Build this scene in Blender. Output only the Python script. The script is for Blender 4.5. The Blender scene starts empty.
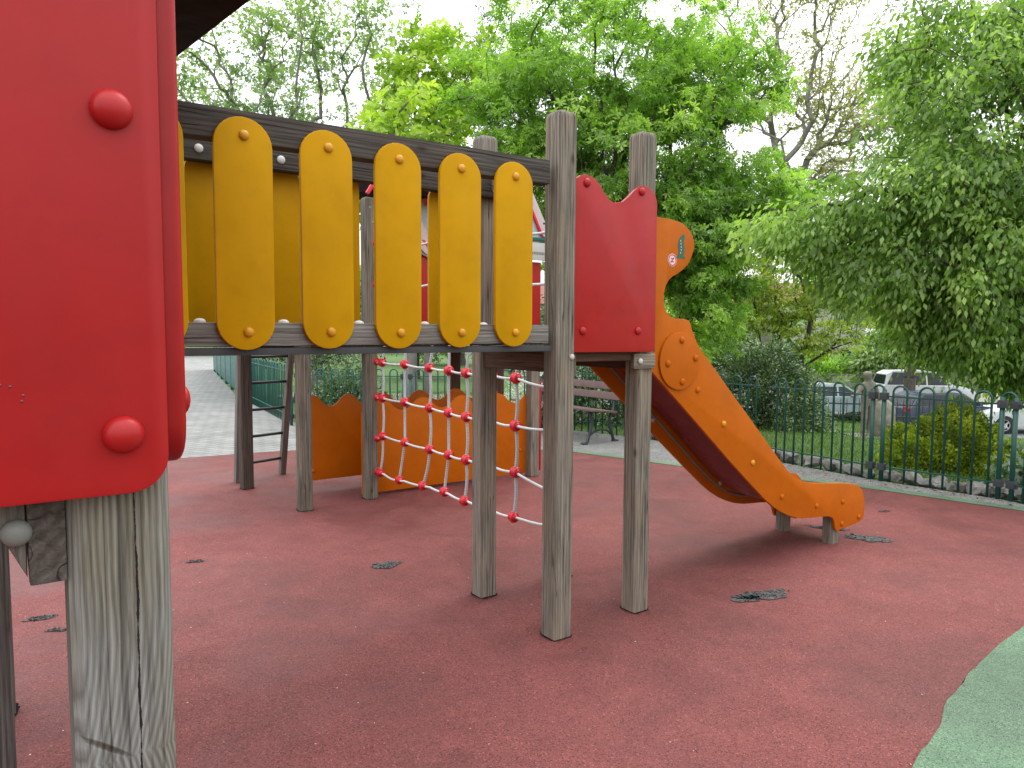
import bpy, bmesh, math, random
import numpy as np
from mathutils import Vector, Matrix, noise
PI = math.pi; R = math.radians
scene = bpy.context.scene
C = scene.collection
random.seed(7)

# ------------------------------------------------------------------ camera, sky, sun, exposure
EYE = 1.45
cam_d = bpy.data.cameras.new('camera'); cam = bpy.data.objects.new('camera', cam_d); C.objects.link(cam)
cam_d.sensor_width = 36; cam_d.lens = 720 / 1024 * 36; cam_d.clip_start = .05; cam_d.clip_end = 2000
cam.matrix_world = (Matrix.Translation((0, 0, EYE)) @ Matrix.Rotation(PI/2 - math.atan(52.3/720), 4, 'X')
                    @ Matrix.Rotation(0.0058, 4, 'Z'))
scene.camera = cam
world = bpy.data.worlds.new('World'); scene.world = world; world.use_nodes = True
wn = world.node_tree.nodes; wl = world.node_tree.links
bg = wn['Background']
SUN_EL, SUN_AZ = R(58), R(35)           # azimuth measured from +Y towards +X
sky = wn.new('ShaderNodeTexSky'); sky.sky_type = 'NISHITA'; sky.sun_disc = False
sky.sun_elevation = SUN_EL; sky.sun_rotation = SUN_AZ; sky.air_density = 1.6; sky.dust_density = 4
tc = wn.new('ShaderNodeTexCoord'); mp = wn.new('ShaderNodeMapping'); mp.inputs['Scale'].default_value = (1, 1, 3)
cl = wn.new('ShaderNodeTexNoise'); cl.inputs['Scale'].default_value = 2.2; cl.inputs['Detail'].default_value = 6
cr = wn.new('ShaderNodeValToRGB'); cr.color_ramp.elements[0].color = (10.5, 10.9, 11.6, 1); cr.color_ramp.elements[1].color = (16, 16.2, 16.4, 1)
cr.color_ramp.elements[0].position = .35; cr.color_ramp.elements[1].position = .65
mx = wn.new('ShaderNodeMixRGB'); mx.inputs[0].default_value = .9
wl.new(tc.outputs['Generated'], mp.inputs[0]); wl.new(mp.outputs[0], cl.inputs['Vector']); wl.new(cl.outputs[0], cr.inputs[0])
sx = wn.new('ShaderNodeSeparateXYZ'); wl.new(tc.outputs['Generated'], sx.inputs[0])
gm = wn.new('ShaderNodeMapRange'); gm.inputs['From Min'].default_value = 0; gm.inputs['From Max'].default_value = 1; gm.inputs['To Min'].default_value = .72; gm.inputs['To Max'].default_value = 2.3
wl.new(sx.outputs[2], gm.inputs[0])
gx = wn.new('ShaderNodeVectorMath'); gx.operation = 'SCALE'; wl.new(cr.outputs[0], gx.inputs[0]); wl.new(gm.outputs[0], gx.inputs['Scale'])   # an overcast sky is brightest overhead
wl.new(sky.outputs[0], mx.inputs[1]); wl.new(gx.outputs[0], mx.inputs[2]); wl.new(mx.outputs[0], bg.inputs[0])
bg.inputs[1].default_value = .115
sd = bpy.data.lights.new('sun', 'SUN'); sd.energy = 1.5; sd.angle = R(26); sd.color = (1, .97, .92)
so = bpy.data.objects.new('sun', sd); C.objects.link(so)
dirv = Vector((math.sin(SUN_AZ)*math.cos(SUN_EL), math.cos(SUN_AZ)*math.cos(SUN_EL), math.sin(SUN_EL)))
so.rotation_euler = dirv.to_track_quat('Z', 'Y').to_euler()
vs = scene.view_settings
vs.view_transform = 'Standard'; vs.look = 'None'; vs.gamma = 1; vs.use_curve_mapping = False; vs.exposure = 0.08
scene.cycles.max_bounces = 7; scene.cycles.diffuse_bounces = 3; scene.cycles.glossy_bounces = 3
scene.cycles.transmission_bounces = 5; scene.cycles.transparent_max_bounces = 6

# ------------------------------------------------------------------ materials
def new_mat(name):
    m = bpy.data.materials.new(name); m.use_nodes = True
    nt = m.node_tree; return m, nt, nt.nodes['Principled BSDF']
def nd(nt, t, **k):
    n = nt.nodes.new(t)
    for a, b in k.items():
        if a in n.inputs.keys(): n.inputs[a].default_value = b
        else: setattr(n, a, b)
    return n
def ramp(nt, stops):
    r = nt.nodes.new('ShaderNodeValToRGB'); e = r.color_ramp.elements
    while len(e) < len(stops): e.new(.5)
    for i, (p, c) in enumerate(stops): e[i].position = p; e[i].color = (*c, 1) if len(c) == 3 else c
    return r
def mixc(nt, mode, fac, a, b):
    m = nt.nodes.new('ShaderNodeMixRGB'); m.blend_type = mode
    for s, v in ((0, fac), (1, a), (2, b)):
        if isinstance(v, (int, float)): m.inputs[s].default_value = v if s == 0 else (v, v, v, 1)
        elif isinstance(v, tuple): m.inputs[s].default_value = (*v, 1)
        else: nt.links.new(v, m.inputs[s])
    return m.outputs[0]
def coords(nt, scale=(1, 1, 1), rnd=False, kind='Object'):
    t = nd(nt, 'ShaderNodeTexCoord'); v = t.outputs[kind]
    if rnd:
        oi = nd(nt, 'ShaderNodeObjectInfo'); ml = nd(nt, 'ShaderNodeVectorMath', operation='SCALE'); cx = nd(nt, 'ShaderNodeCombineXYZ')
        for i in range(3): nt.links.new(oi.outputs['Random'], cx.inputs[i])
        nt.links.new(cx.outputs[0], ml.inputs[0]); ml.inputs['Scale'].default_value = 37
        ad = nd(nt, 'ShaderNodeVectorMath', operation='ADD'); nt.links.new(v, ad.inputs[0]); nt.links.new(ml.outputs[0], ad.inputs[1]); v = ad.outputs[0]
    m = nd(nt, 'ShaderNodeMapping'); m.inputs['Scale'].default_value = scale; nt.links.new(v, m.inputs[0])
    return m.outputs[0]
def tex(nt, vec, scale, detail=4, rough=.6, kind='ShaderNodeTexNoise', dist=0):
    n = nt.nodes.new(kind); n.inputs['Scale'].default_value = scale
    if kind == 'ShaderNodeTexNoise':
        n.inputs['Detail'].default_value = detail; n.inputs['Roughness'].default_value = rough; n.inputs['Distortion'].default_value = dist
    nt.links.new(vec, n.inputs['Vector']); return n.outputs[0]
def bump(nt, bsdf, h, strength=.3, dist=.01, prev=None):
    b = nt.nodes.new('ShaderNodeBump'); b.inputs['Strength'].default_value = strength; b.inputs['Distance'].default_value = dist
    nt.links.new(h, b.inputs['Height'])
    if prev: nt.links.new(prev, b.inputs['Normal'])
    nt.links.new(b.outputs[0], bsdf.inputs['Normal']); return b.outputs[0]

def wood(name, lo, hi, tint=(.30, .235, .17), weather=.45, crack=.75):
    m, nt, b = new_mat(name)
    g = tex(nt, coords(nt, (1, 1, .035), True), 95, 6, .65, dist=.4)
    col = ramp(nt, [(.28, lo), (.5, tuple((a+c)/2 for a, c in zip(lo, hi))), (.72, hi)]); nt.links.new(g, col.inputs[0])
    rings = nt.nodes.new('ShaderNodeTexWave'); rings.wave_type = 'RINGS'; rings.rings_direction = 'Z'
    rings.inputs['Scale'].default_value = 26; rings.inputs['Distortion'].default_value = 3.2; rings.inputs['Detail'].default_value = 2; rings.inputs['Detail Scale'].default_value = 1.2
    nt.links.new(coords(nt, (1, 1, .12), True), rings.inputs['Vector'])
    rr = ramp(nt, [(.15, (.55, .53, .52)), (.6, (1, 1, 1))]); nt.links.new(rings.outputs[1], rr.inputs[0])
    c1 = mixc(nt, 'MULTIPLY', .55, col.outputs[0], rr.outputs[0])
    big = tex(nt, coords(nt, (1, 1, .35), True), 7, 3)
    br = ramp(nt, [(.42, (0, 0, 0)), (.62, (1, 1, 1))]); nt.links.new(big, br.inputs[0])
    sc = nd(nt, 'ShaderNodeMath', operation='MULTIPLY'); nt.links.new(br.outputs[0], sc.inputs[0]); sc.inputs[1].default_value = weather
    c2 = mixc(nt, 'MIX', sc.outputs[0], c1, mixc(nt, 'MULTIPLY', .5, tint, rr.outputs[0]))
    ck = tex(nt, coords(nt, (1, 1, .028), True), 24, 2, .4)
    ckr = ramp(nt, [(.488, (1, 1, 1)), (.499, (.12, .1, .09)), (.51, (1, 1, 1))]); nt.links.new(ck, ckr.inputs[0])
    seg = tex(nt, coords(nt, (1, 1, .8), True), 5, 2); sr = ramp(nt, [(.45, (0, 0, 0)), (.52, (1, 1, 1))]); nt.links.new(seg, sr.inputs[0])
    f2 = nd(nt, 'ShaderNodeMath', operation='MULTIPLY'); nt.links.new(sr.outputs[0], f2.inputs[0]); f2.inputs[1].default_value = crack
    c3 = mixc(nt, 'MULTIPLY', f2.outputs[0], c2, ckr.outputs[0])
    # knots
    vo = nt.nodes.new('ShaderNodeTexVoronoi'); vo.inputs['Scale'].default_value = 6; nt.links.new(coords(nt, (1, 1, .45), True), vo.inputs['Vector'])
    kr = ramp(nt, [(.03, (.25, .2, .17)), (.075, (.8, .78, .75)), (.1, (1, 1, 1))]); nt.links.new(vo.outputs[0], kr.inputs[0])
    c4 = mixc(nt, 'MULTIPLY', .8, c3, kr.outputs[0])
    oi = nt.nodes.new('ShaderNodeObjectInfo'); orr = ramp(nt, [(0, (.72, .70, .67)), (.5, (.98, .95, .90)), (1, (1.12, 1.12, 1.12))]); nt.links.new(oi.outputs['Random'], orr.inputs[0])
    c4 = mixc(nt, 'MULTIPLY', 1, c4, orr.outputs[0])
    nt.links.new(c4, b.inputs['Base Color']); b.inputs['Roughness'].default_value = .85; b.inputs['Specular IOR Level'].default_value = .25
    p = bump(nt, b, g, .7, .005); p = bump(nt, b, rings.outputs[1], .2, .003, p); bump(nt, b, ckr.outputs[0], .7, .006, p)
    return m
W_GREY = wood('weathered_wood', (.05, .042, .034), (.31, .285, .245), weather=.45)
W_DARK = wood('dark_weathered_wood', (.03, .026, .023), (.145, .13, .12), tint=(.085, .065, .052), weather=.4)
W_BEAM = wood('beam_wood', (.06, .054, .048), (.30, .285, .265), tint=(.14, .12, .10), weather=.4)
W_BROWN = wood('brown_wood', (.05, .028, .02), (.15, .085, .06), tint=(.09, .05, .035))
W_DBR = wood('dark_brown_wood', (.025, .018, .014), (.11, .085, .068), tint=(.06, .042, .032))
def near_wood():
    m, nt, b = new_mat('pale_cracked_wood')
    # cathedral grain: bands of the distance to a wandering heart line, stretched along the post
    v = coords(nt, (1, 1, 1)); warp = tex(nt, coords(nt, (1, 1, .30)), 9, 4, .55); warp2 = tex(nt, coords(nt, (1, 1, .12)), 26, 4, .6)
    sp = nt.nodes.new('ShaderNodeSeparateXYZ'); nt.links.new(v, sp.inputs[0])
    def mth(op, a, b_=None):
        n = nt.nodes.new('ShaderNodeMath'); n.operation = op
        for i, q in enumerate((a, b_)):
            if q is None: continue
            if isinstance(q, (int, float)): n.inputs[i].default_value = q
            else: nt.links.new(q, n.inputs[i])
        return n.outputs[0]
    xx = mth('ADD', sp.outputs[0], mth('MULTIPLY', sp.outputs[1], .7))
    zz = mth('ABSOLUTE', mth('SUBTRACT', sp.outputs[2], 1.03))
    kn = mth('MULTIPLY', mth('POWER', mth('MAXIMUM', mth('SUBTRACT', 1, mth('MULTIPLY', zz, 7)), 0), 2), .022)      # grain bends round the knot
    f = mth('ADD', mth('MULTIPLY', xx, 980), mth('MULTIPLY', warp, 16)); f = mth('ADD', f, mth('MULTIPLY', warp2, 16)); f = mth('ADD', f, mth('MULTIPLY', kn, 900))
    g = mth('ADD', mth('MULTIPLY', mth('SINE', f), .5), .5)
    col = ramp(nt, [(.0, (.15, .147, .138)), (.15, (.20, .198, .188)), (.75, (.235, .237, .23)), (1, (.262, .268, .263))]); nt.links.new(g, col.inputs[0])
    big = tex(nt, coords(nt, (1, 1, .25)), 11, 4); br = ramp(nt, [(.40, (0, 0, 0)), (.6, (1, 1, 1))]); nt.links.new(big, br.inputs[0])
    c = mixc(nt, 'MULTIPLY', br.outputs[0], col.outputs[0], (.86, .79, .64))
    fine = tex(nt, coords(nt, (1, 1, .03)), 190, 4, .7); fr = ramp(nt, [(.34, (.42, .40, .37)), (.5, (.92, .92, .91)), (.68, (1.15, 1.15, 1.15))]); nt.links.new(fine, fr.inputs[0]); c = mixc(nt, 'MULTIPLY', .8, c, fr.outputs[0])
    # one long drying crack and a few short ones
    wob = tex(nt, coords(nt, (0, 0, 1)), 7, 5, .7); cx = mth('SUBTRACT', sp.outputs[0], mth('ADD', .008, mth('MULTIPLY', wob, .008))); cd = mth('ABSOLUTE', cx)
    wid = mth('MULTIPLY', mth('MAXIMUM', mth('SUBTRACT', tex(nt, coords(nt, (0, 0, 1)), 9, 6, .75), .40), 0), .009); crk = mth('LESS_THAN', cd, wid)
    c = mixc(nt, 'MIX', crk, c, (.018, .015, .012))
    ck = tex(nt, coords(nt, (1, 1, .025)), 34, 2, .4); ckr = ramp(nt, [(.482, (1, 1, 1)), (.497, (.10, .09, .08)), (.512, (1, 1, 1))]); nt.links.new(ck, ckr.inputs[0]); c = mixc(nt, 'MULTIPLY', .6, c, ckr.outputs[0])
    # slanted knot scar
    sx_ = mth('ADD', sp.outputs[0], .018); sz_ = mth('ADD', mth('SUBTRACT', sp.outputs[2], 1.045), mth('MULTIPLY', sx_, .75))
    kd = mth('ADD', mth('POWER', mth('MULTIPLY', sx_, 34), 2), mth('POWER', mth('MULTIPLY', sz_, 190), 2)); kr = ramp(nt, [(0, (.16, .13, .10)), (.35, (.35, .3, .25)), (.9, (1, 1, 1))]); nt.links.new(mth('ADD', kd, mth('MULTIPLY', warp2, .5)), kr.inputs[0])
    c = mixc(nt, 'MULTIPLY', .9, c, kr.outputs[0])
    nt.links.new(c, b.inputs['Base Color']); b.inputs['Roughness'].default_value = .88; b.inputs['Specular IOR Level'].default_value = .2
    p = bump(nt, b, g, .5, .0025); p = bump(nt, b, fine, .35, .002, p); p = bump(nt, b, mth('SUBTRACT', 1, crk), .8, .006, p); bump(nt, b, kr.outputs[0], .5, .004, p)
    return m
W_NEAR = near_wood()

def paint(name, col, rough=.38, spec=.45, wear=.5, coat=0.0):
    m, nt, b = new_mat(name)
    v = coords(nt, (1, 1, 1), True)
    n1 = tex(nt, v, 3.5, 5); r1 = ramp(nt, [(.3, tuple(c*.88 for c in col)), (.7, tuple(min(1, c*1.07) for c in col))]); nt.links.new(n1, r1.inputs[0])
    # scuffs
    n2 = tex(nt, coords(nt, (1, 1, .35), True), 46, 6, .75, dist=1.2); r2 = ramp(nt, [(.70, (0, 0, 0)), (.78, (1, 1, 1))]); nt.links.new(n2, r2.inputs[0])
    sc = nd(nt, 'ShaderNodeMath', operation='MULTIPLY'); nt.links.new(r2.outputs[0], sc.inputs[0]); sc.inputs[1].default_value = .28*wear
    c = mixc(nt, 'MIX', sc.outputs[0], r1.outputs[0], tuple(.5*x+.3 for x in col))
    # grime
    n3 = tex(nt, v, 14, 8, .7); r3 = ramp(nt, [(.35, (.78, .76, .74)), (.5, (1, 1, 1))]); nt.links.new(n3, r3.inputs[0])
    c = mixc(nt, 'MULTIPLY', .35*wear, c, r3.outputs[0])
    nt.links.new(c, b.inputs['Base Color'])
    rr = ramp(nt, [(.3, (rough-.07,)*3), (.7, (rough+.14,)*3)]); nt.links.new(tex(nt, v, 9, 5), rr.inputs[0]); nt.links.new(rr.outputs[0], b.inputs['Roughness'])
    b.inputs['Specular IOR Level'].default_value = spec
    p = bump(nt, b, tex(nt, v, 260, 3), .08, .0008); bump(nt, b, n2, .05, .001, p)
    return m
P_RED = paint('red_panel_paint', (.345, .0095, .0105), .34, .3, .6)
P_YEL = paint('yellow_plank_paint', (.50, .252, .0), .5, .10, .45)
P_ORA = paint('orange_panel_paint', (.445, .100, .001), .45, .14, .45)
P_MAR = paint('maroon_plastic', (.16, .028, .03), .3)
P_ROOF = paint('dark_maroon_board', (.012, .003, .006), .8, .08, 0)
P_WHT = paint('white_cap_plastic', (.5, .48, .455), .45)
P_BLK = paint('black_rubber_strip', (.05, .05, .055), .6)
P_PALE = paint('pale_blue_panel', (.42, .47, .52), .45, wear=1)
P_PINK = paint('pale_pink_trim', (.58, .46, .48), .45, wear=1)
P_TEAL = paint('teal_metal', (.012, .11, .10), .4, wear=.6)
P_FENCE = paint('green_fence_paint', (.008, .055, .042), .35, wear=.5)
P_FENCE2 = paint('teal_fence_paint', (.014, .095, .082), .4, wear=.7)
P_IRON = paint('cast_iron', (.03, .035, .04), .5)
P_BENCH = paint('brown_bench_slat', (.13, .075, .068), .5, wear=1.2)
P_ROPE = paint('white_rope', (.50, .51, .50), .7, wear=1)
P_BRASS = paint('yellow_bolt', (.55, .25, .008), .3)
P_CONN = paint('red_connector', (.60, .015, .03), .3)
P_STEEL = paint('galvanised_steel', (.17, .175, .16), .5)

P_GAP = paint('dark_gap', (.012, .009, .009), .9, .1, 0)
def rope_mat():
    m, nt, b = new_mat('twisted_rope')
    w = nt.nodes.new('ShaderNodeTexWave'); w.inputs['Scale'].default_value = 60; w.wave_type = 'BANDS'; w.bands_direction = 'DIAGONAL'; w.inputs['Distortion'].default_value = .5
    nt.links.new(coords(nt), w.inputs['Vector'])
    r = ramp(nt, [(.2, (.24, .265, .28)), (.7, (.55, .57, .58))]); nt.links.new(w.outputs[1], r.inputs[0]); nt.links.new(r.outputs[0], b.inputs['Base Color'])
    b.inputs['Roughness'].default_value = .8; bump(nt, b, w.outputs[1], .5, .002); return m
P_TWIST = rope_mat()

def rubber(name, col, dark, light):
    m, nt, b = new_mat(name)
    v = coords(nt)
    big = tex(nt, v, .55, 5, .6); r1 = ramp(nt, [(.3, tuple(c*.74 for c in col)), (.52, col), (.72, tuple(min(1, c*1.2) for c in col))]); nt.links.new(big, r1.inputs[0])
    mid = tex(nt, v, 5, 8, .7); r2 = ramp(nt, [(.25, (.74, .73, .75)), (.65, (1.1, 1.08, 1.08))]); nt.links.new(mid, r2.inputs[0])
    c = mixc(nt, 'MULTIPLY', .8, r1.outputs[0], r2.outputs[0])
    vo = nt.nodes.new('ShaderNodeTexVoronoi'); vo.inputs['Scale'].default_value = 240; nt.links.new(v, vo.inputs['Vector'])
    sp = nt.nodes.new('ShaderNodeSeparateColor'); nt.links.new(vo.outputs['Color'], sp.inputs[0])
    gr = ramp(nt, [(0, tuple(x*.35 for x in dark)), (.14, dark), (.18, (.78, .78, .78)), (.8, (1.12, 1.12, 1.12)), (.94, (1.25, 1.25, 1.25)), (.975, light)]); gr.color_ramp.interpolation = 'CONSTANT'
    nt.links.new(sp.outputs[0], gr.inputs[0])
    c = mixc(nt, 'MULTIPLY', .75, c, gr.outputs[0])
    nt.links.new(c, b.inputs['Base Color']); # faded and damp areas
    dn = tex(nt, v, 1.3, 4, .55, dist=.6); dr = ramp(nt, [(.38, (.80, .76, .79)), (.54, (1, 1, 1))]); nt.links.new(dn, dr.inputs[0])
    st = tex(nt, v, 2.9, 9, .72, dist=.8); stt = ramp(nt, [(.60, (1, 1, 1)), (.66, (.80, .79, .82)), (.70, (.97, .97, .97))]); nt.links.new(st, stt.inputs[0])
    c = mixc(nt, 'MULTIPLY', .8, c, dr.outputs[0]); c = mixc(nt, 'MULTIPLY', .7, c, stt.outputs[0]); nt.links.new(c, b.inputs['Base Color'])
    rr_ = ramp(nt, [(.35, (.5, .5, .5)), (.6, (.78, .78, .78))]); nt.links.new(dn, rr_.inputs[0]); nt.links.new(rr_.outputs[0], b.inputs['Roughness']); b.inputs['Specular IOR Level'].default_value = .28
    p = bump(nt, b, vo.outputs[0], .7, .003); bump(nt, b, mid, .25, .02, p)
    return m
M_RED = rubber('red_rubber', (.205, .060, .054), (.55, .48, .48), (1.8, 2.4, 2.4))
M_GREEN = rubber('green_rubber', (.145, .245, .150), (.6, .6, .55), (1.6, 1.4, 1.5))

def gravel(name, a, b_, sc=130):
    m, nt, b = new_mat(name); v = coords(nt)
    vo = nt.nodes.new('ShaderNodeTexVoronoi'); vo.inputs['Scale'].default_value = sc; nt.links.new(v, vo.inputs['Vector'])
    sp = nt.nodes.new('ShaderNodeSeparateColor'); nt.links.new(vo.outputs['Color'], sp.inputs[0])
    r = ramp(nt, [(0, a), (1, b_)]); nt.links.new(sp.outputs[0], r.inputs[0])
    r2 = ramp(nt, [(.3, (.7, .7, .68)), (.7, (1.1, 1.1, 1.1))]); nt.links.new(tex(nt, v, 2.5, 6), r2.inputs[0])
    nt.links.new(mixc(nt, 'MULTIPLY', 1, r.outputs[0], r2.outputs[0]), b.inputs['Base Color']); b.inputs['Roughness'].default_value = .95
    bump(nt, b, vo.outputs[0], .6, .006); return m
M_GRAVEL = gravel('grey_gravel', (.07, .07, .067), (.30, .29, .275))
M_TORN = gravel('torn_rubber_base', (.006, .006, .007), (.11, .11, .105), 90)
M_ASPH = gravel('asphalt', (.14, .14, .15), (.22, .22, .23), 60)
M_TAN = gravel('tan_path', (.18, .16, .13), (.28, .25, .21), 60)
def lawn_mat():
    m, nt, b = new_mat('lawn'); v = coords(nt)
    r = ramp(nt, [(.3, (.035, .075, .014)), (.55, (.075, .15, .028)), (.75, (.13, .19, .05))]); nt.links.new(tex(nt, v, 3, 8, .75), r.inputs[0])
    r2 = ramp(nt, [(.3, (.5, .5, .5)), (.7, (1.3, 1.3, 1.2))]); n2 = tex(nt, v, 70, 4, .8); nt.links.new(n2, r2.inputs[0])
    nt.links.new(mixc(nt, 'MULTIPLY', .8, r.outputs[0], r2.outputs[0]), b.inputs['Base Color']); b.inputs['Roughness'].default_value = .95
    bump(nt, b, n2, .8, .03); return m
M_LAWN = lawn_mat()
def paver_mat():
    m, nt, b = new_mat('pale_pavers')
    br = nt.nodes.new('ShaderNodeTexBrick'); br.inputs['Scale'].default_value = 2.2
    br.inputs['Color1'].default_value = (.23, .23, .22, 1); br.inputs['Color2'].default_value = (.29, .29, .28, 1); br.inputs['Mortar'].default_value = (.11, .11, .105, 1); br.inputs['Mortar Size'].default_value = .016
    mp = nt.nodes.new('ShaderNodeMapping'); mp.inputs['Rotation'].default_value = (0, 0, R(25)); t = nt.nodes.new('ShaderNodeTexCoord'); nt.links.new(t.outputs['Object'], mp.inputs[0]); nt.links.new(mp.outputs[0], br.inputs['Vector'])
    r2 = ramp(nt, [(.3, (.72, .72, .7)), (.65, (1, 1, 1))]); nt.links.new(tex(nt, t.outputs['Object'], 1.8, 7), r2.inputs[0])
    nt.links.new(mixc(nt, 'MULTIPLY', 1, br.outputs[0], r2.outputs[0]), b.inputs['Base Color']); b.inputs['Roughness'].default_value = .85
    bump(nt, b, br.outputs[1], -.4, .006); return m
M_PAVE = paver_mat()
def stone_mat(name, a, c):
    m, nt, b = new_mat(name); v = coords(nt, (1, 1, 1), True)
    n = tex(nt, v, 9, 9, .7); r = ramp(nt, [(.3, a), (.7, c)]); nt.links.new(n, r.inputs[0]); nt.links.new(r.outputs[0], b.inputs['Base Color'])
    b.inputs['Roughness'].default_value = .9; bump(nt, b, n, .7, .03); return m
M_STONE = stone_mat('mossy_stone', (.13, .12, .09), (.33, .30, .245))
M_ROCK = stone_mat('pale_rock', (.10, .095, .085), (.30, .29, .27))
M_WALL = stone_mat('pale_render', (.30, .30, .28), (.42, .41, .39))
def bark(name, a, c):
    m, nt, b = new_mat(name); n = tex(nt, coords(nt, (1, 1, .25), True), 16, 7, .7); r = ramp(nt, [(.3, a), (.7, c)])
    nt.links.new(n, r.inputs[0]); nt.links.new(r.outputs[0], b.inputs['Base Color']); b.inputs['Roughness'].default_value = .95; bump(nt, b, n, .8, .02); return m
B_DARK = bark('dark_bark', (.035, .028, .022), (.12, .10, .085))
B_GREY = bark('grey_bark', (.10, .095, .085), (.25, .235, .21))
def leaf(name, stops, trans=.42, gloss=.035):
    m = bpy.data.materials.new(name); m.use_nodes = True; nt = m.node_tree; nt.nodes.clear()
    at = nt.nodes.new('ShaderNodeAttribute'); at.attribute_name = 'tint'
    r = ramp(nt, stops); nt.links.new(at.outputs['Fac'], r.inputs[0])
    d = nt.nodes.new('ShaderNodeBsdfDiffuse'); t = nt.nodes.new('ShaderNodeBsdfTranslucent'); g = nt.nodes.new('ShaderNodeBsdfGlossy'); g.inputs['Roughness'].default_value = .42
    nt.links.new(r.outputs[0], d.inputs[0])
    tcol = mixc(nt, 'MULTIPLY', 1, r.outputs[0], (1.35, 1.55, .7)); nt.links.new(tcol, t.inputs[0])
    m1 = nt.nodes.new('ShaderNodeMixShader'); m1.inputs[0].default_value = trans; nt.links.new(d.outputs[0], m1.inputs[1]); nt.links.new(t.outputs[0], m1.inputs[2])
    m2 = nt.nodes.new('ShaderNodeMixShader'); m2.inputs[0].default_value = gloss; nt.links.new(m1.outputs[0], m2.inputs[1]); nt.links.new(g.outputs[0], m2.inputs[2])
    o = nt.nodes.new('ShaderNodeOutputMaterial'); nt.links.new(m2.outputs[0], o.inputs[0]); return m
L_CHEST = leaf('chestnut_leaf', [(0, (.10, .185, .03)), (.5, (.215, .375, .06)), (1, (.42, .58, .13))], .5)
L_MAPLE = leaf('maple_leaf', [(0, (.16, .26, .03)), (.5, (.30, .44, .05)), (1, (.48, .60, .10))])
L_PALE = leaf('pale_young_leaf', [(0, (.13, .2, .08)), (.5, (.22, .33, .12)), (1, (.36, .46, .18))])
L_RIGHT = leaf('hackberry_leaf', [(0, (.10, .175, .038)), (.5, (.20, .325, .072)), (1, (.37, .50, .13))], .5)
L_YEL = leaf('yellow_green_leaf', [(0, (.14, .20, .02)), (.5, (.27, .34, .035)), (1, (.40, .45, .07))])
L_BARE = leaf('budding_leaf', [(0, (.20, .21, .06)), (1, (.42, .40, .13))])
L_GOLD = leaf('golden_cypress_leaf', [(0, (.09, .14, .012)), (.5, (.22, .30, .02)), (1, (.42, .48, .04))], .35)
L_DARK = leaf('dark_evergreen_leaf', [(0, (.015, .035, .012)), (.6, (.04, .08, .03)), (1, (.12, .17, .07))], .2)
L_SHRUB = leaf('glossy_shrub_leaf', [(0, (.035, .075, .02)), (.6, (.08, .15, .04)), (1, (.20, .30, .09))], .25, .12)
L_LAUREL = leaf('grey_green_leaf', [(0, (.07, .13, .07)), (1, (.22, .32, .2))], .2, .12)
L_GRASS = leaf('grass_blade', [(0, (.05, .11, .02)), (1, (.17, .27, .05))], .3)
L_BLOSS = leaf('blossom', [(0, (.3, .05, .1)), (1, (.45, .12, .2))], .3)
L_WHITE = leaf('white_blossom', [(0, (.45, .5, .42)), (1, (.8, .82, .78))], .3)

# ------------------------------------------------------------------ helpers
WM = {}
def link(name, data, mat=None, parent=None, M=Matrix()):
    """link an object; M is in the parent's thing space (world if no parent)"""
    o = bpy.data.objects.new(name, data); C.objects.link(o)
    if mat is not None and data is not None and not data.materials: data.materials.append(mat)
    w = (WM[parent['_root']] @ M) if parent is not None else M
    if parent is not None:
        o.parent = parent; o.matrix_parent_inverse = WM[parent.name].inverted(); o['_root'] = parent['_root']
    else: o['_root'] = o.name
    o.matrix_basis = w; WM[o.name] = w
    if parent is None and data is None: o.empty_display_size = .2
    return o
def tag(o, label=None, cat=None, group=None, kind=None):
    if label: o['label'] = label
    if cat: o['category'] = cat
    if group: o['group'] = group
    if kind: o['kind'] = kind
    return o
def thing(name, label, cat, loc=(0, 0, 0), rz=0, group=None):
    return tag(link(name, None, None, None, Matrix.Translation(loc) @ Matrix.Rotation(rz, 4, 'Z')), label, cat, group)
def fin(bm, smooth=False, name='mesh'):
    me = bpy.data.meshes.new(name); bmesh.ops.recalc_face_normals(bm, faces=bm.faces[:]); bm.to_mesh(me); bm.free()
    if smooth:
        for p in me.polygons: p.use_smooth = True
    return me
def autosmooth(me, ang=35):
    me.set_sharp_from_angle(angle=R(ang)) if hasattr(me, 'set_sharp_from_angle') else None
    return me
def add_box(bm, lo, hi, M=Matrix()):
    vs_ = [bm.verts.new(M @ Vector((x, y, z))) for x in (lo[0], hi[0]) for y in (lo[1], hi[1]) for z in (lo[2], hi[2])]
    for f in ((0, 1, 3, 2), (4, 6, 7, 5), (0, 4, 5, 1), (2, 3, 7, 6), (0, 2, 6, 4), (1, 5, 7, 3)): bm.faces.new([vs_[i] for i in f])
    return vs_
def box_me(lo, hi, bev=.003, seg=2):
    bm = bmesh.new(); add_box(bm, lo, hi)
    if bev: bmesh.ops.bevel(bm, geom=bm.edges[:], offset=bev, segments=seg, affect='EDGES', profile=.7)
    me = fin(bm, True); return autosmooth(me)
def frame_mats(pts):
    out = []; up = Vector((0, 0, 1)); n = len(pts)
    t0 = (pts[1]-pts[0]).normalized(); x = t0.orthogonal().normalized()
    for i in range(n):
        t = (pts[min(i+1, n-1)]-pts[max(i-1, 0)]).normalized()
        x = (x - t*x.dot(t)); x = x.normalized() if x.length > 1e-6 else t.orthogonal().normalized()
        out.append((x, t.cross(x)))
    return out
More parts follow.
